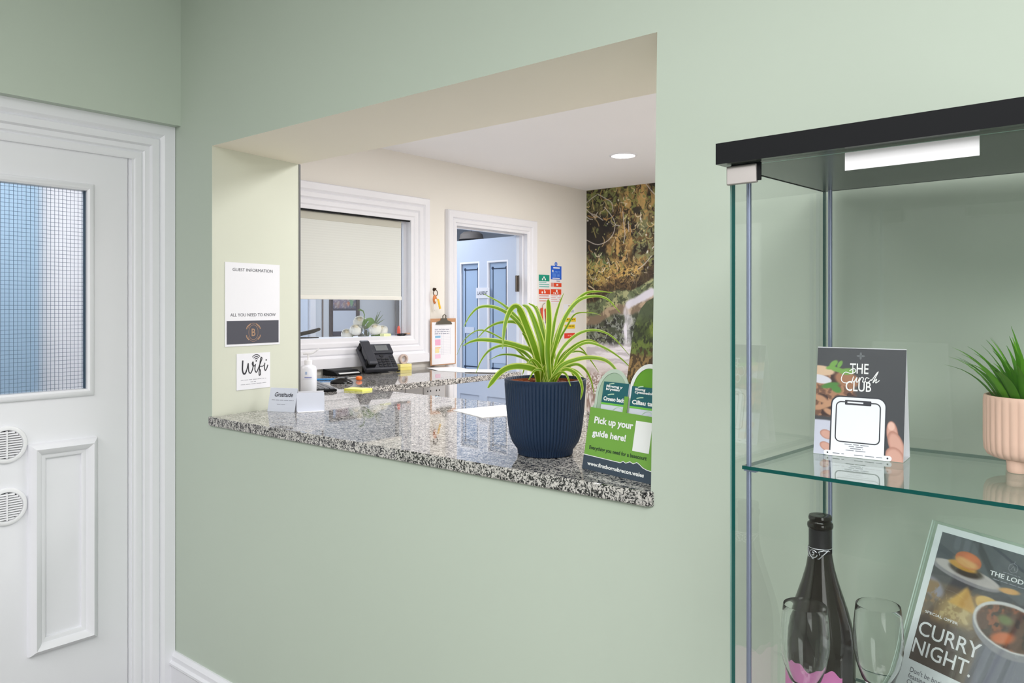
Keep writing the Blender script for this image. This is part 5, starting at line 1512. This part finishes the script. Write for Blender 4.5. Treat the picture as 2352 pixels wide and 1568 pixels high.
def curry_leaflet():
    lz = 22
    r = ray(2155, 1200); zt = SZ+.006+.297*math.cos(math.radians(lz)); dpt = (EYE-zt)/((1200-707)/FPX)
    rz = -26.6; a = math.radians(rz); n = Vector((-math.sin(a), math.cos(a), 0))
    top = Vector((0, 0, EYE))+r*dpt
    B = top-n*(.297*math.sin(math.radians(lz)))-Vector((0, 0, zt-SZ))
    t = thing('leaflet_holder', 'clear acrylic slanted leaflet holder on the lower shelf', 'leaflet holder', B, rz)
    Ln = T(0, 0, .004) @ lean(lz)
    ac = paned('clear_acrylic', (.95, .975, .965))
    ae = pbr('frosted_acrylic_edge', (206, 222, 214), .25)
    MB().box(-.0085, .218, -.0035, -.0010, -.003, .301, thin='y').build('front_sheet', [ac, ae], t, Ln)
    MB().box(-.0085, .218, .0016, .0040, -.003, .301, thin='y').build('back_sheet', [ac, ae], t, Ln)
    MB().box(-.0085, .218, 0, .085, 0, .0025, thin='z').build('foot', [ac, ae], t)
    s = thing('curry_leaflet', 'curry night food leaflet in the acrylic holder', 'leaflet', B, rz)
    w, h = .21, .297
    MB().box(0, w, -.0006, .0006, 0, h).build('sheet', [M_paper], s, Ln)
    # photograph: burger plate, samosas, rice, curry bowl; u right, v up (metres on the sheet)
    u0, u1, v0, v1 = .0105, .1995, .0945, .2875
    def art(U, V):
        img = np.zeros(U.shape+(3,)); n = fbm(U*60, V*60, 3); n2 = fbm(U*150, V*150, 6)
        img[:] = (86, 88, 98)
        img = blend(img, 1-sstep(.225, .245, V+.15*(U-.06)), (78, 74, 82))
        img = blend(img, seg_mask(U, V, (.062, .292), (.108, .238), .006)*.8, (52, 52, 62))
        for a, c in ((.038, (112, 114, 128)), (.053, (122, 124, 138)), (.066, (104, 106, 118))):
            img = blend(img, seg_mask(U, V, (a, .282), (a, .272), .006)*.5, c)
        # plate with the burger
        img = blend(img, ell(U, V, .060, .237, .055, .0115, -.10, .05), (150, 142, 150))
        img = blend(img, ell(U, V, .062, .2395, .051, .0095, -.10, .08), (196, 184, 186))
        img = blend(img, ell(U, V, .060, .243, .026, .0085, -.05, .2), (76, 62, 56))
        img = blend(img, ell(U, V, .054, .2475, .022, .0055, -.1, .2), (206, 152, 74))
        img = blend(img, ell(U, V, .060, .2575, .0205, .0115, -.12, .06), (196, 104, 62))
        img = blend(img, ell(U, V, .058, .2535, .0180, .0065, -.12, .35)*.9, (228, 176, 116))
        img = blend(img, ell(U, V, .064, .2625, .0120, .0050, -.12, .6)*.8, (226, 126, 78))
        img = blend(img, ell(U, V, .126, .2345, .014, .004, .1, .3), (216, 160, 96))
        # dark dish, rice, samosas
        low = 1-sstep(.213, .221, V+.05*np.abs(U-.07))
        img = blend(img, low*(1-sstep(.118, .128, U)), (112, 94, 84))
        img = blend(img, ell(U, V, .018, .205, .020, .012, -.5, .3), (152, 146, 164))
        img = blend(img, low*sstep(.5, .6, n)*(1-sstep(.10, .115, U))*sstep(.15, .17, V), (150, 118, 86))
        img = blend(img, ell(U, V, .062, .180, .028, .025, 0, .35), (176, 150, 112)); img = blend(img, ell(U, V, .062, .180, .028, .025, 0, .35)*sstep(.5, .6, n2), (204, 180, 138))
        def tri(p, q, r, c):
            s = lambda a, b: (U-a[0])*(b[1]-a[1])-(V-a[1])*(b[0]-a[0])
            m = sstep(-.00012, .00012, s(p, q))*sstep(-.00012, .00012, s(q, r))*sstep(-.00012, .00012, s(r, p))
            return blend(img, m, c)
        img = tri((.0455, .192), (.068, .2205), (.090, .189), (222, 178, 108)); img = tri((.062, .193), (.070, .2205), (.0905, .189), (206, 158, 92))
        img = blend(img, ell(U, V, .104, .207, .0200, .0105, -.15, .1), (220, 178, 106)); img = blend(img, ell(U, V, .108, .203, .016, .0060, -.15, .4), (196, 146, 82))
        img = tri((.126, .200), (.136, .219), (.160, .195), (216, 158, 84))
        # lower left dark timber, lower right grey cloth
        img = blend(img, (1-sstep(.150, .172, V+.02*(n-.5)))*(1-sstep(.078, .100, U)), (88, 76, 72))
        img = blend(img, (1-sstep(.150, .165, V-.25*(U-.11)))*sstep(.092, .112, U), (128, 126, 142))
        for a in (.112, .128, .150): img = blend(img, seg_mask(U, V, (a, .165), (a-.012, .094), .004)*.5, (92, 90, 104))
        # curry bowl
        img = blend(img, ell(U, V, .139, .184, .0530, .0350, -.08, .03), (150, 146, 156)); img = blend(img, ell(U, V, .139, .1885, .0530, .0305, -.06, .03), (216, 210, 214))
        c = ell(U, V, .140, .1875, .0490, .0270, -.06, .05)
        img = blend(img, c, (96, 62, 52)); img = blend(img, c*sstep(.5, .62, n), (150, 84, 58)); img = blend(img, c*sstep(.54, .64, n2), (64, 44, 40)); img = blend(img, ell(U, V, .132, .172, .016, .008, .4, .4)*c, (206, 112, 70)); img = blend(img, ell(U, V, .130, .196, .010, .006, 0, .5)*c, (112, 122, 76))
        return img
    picture('food_picture', np.linspace(u0, u1, 210), np.linspace(v0, v1, 210), art, M_print, s, -.0008, Ln)
    wt = ink((240, 240, 244))
    text('lettering', 'SPECIAL OFFER', (.0165, .0690, .1655, .1695), wt, s, -.0010, Ln, bold=.01)
    text('lettering', 'CURRY', (.0135, .1090, .1325, .1535), wt, s, -.0010, Ln, bold=.006)
    text('lettering', 'NIGHT.', (.0120, .1030, .1055, .1265), wt, s, -.0010, Ln, bold=.006)
    text('lettering', 'THE LODGE', (.0945, .1560, .2480, .2545), wt, s, -.0010, Ln, bold=.02)
    m = MB(); g = ink((140, 142, 152))
    cu, cv = .124, .266
    m.ribbon([(cu+.0062*math.cos(x), cv+.0062*math.sin(x)) for x in np.linspace(0, 6.283, 25)], .0007, -.0010, n=0)
    m.ribbon([(cu-.003, cv-.003), (cu, cv+.003), (cu+.003, cv-.003)], .0009, -.0010, n=0); m.ribbon([(cu, cv+.0062), (cu+.0005, cv+.010)], .0008, -.0010, n=0)
    m.build('crest', [g], s, Ln, flip=False)
    q = MB(); sketch_lines(q, .101, .148, .2435, .0012, -.0010, 5, word=.008); sketch_lines(q, .112, .136, .2567, .0010, -.0010, 8, word=.006); q.build('crest_small_print', [g], s, Ln, flip=False)
    tx = ink((104, 106, 116))
    text('body_text', "Don't be boring for the evening, join us for\nfeasting on curries, sides and rice every week\nChoose your favourite and share", (.0165, .185, .0580, .0850), tx, s, -.0010, Ln)
curry_leaflet()
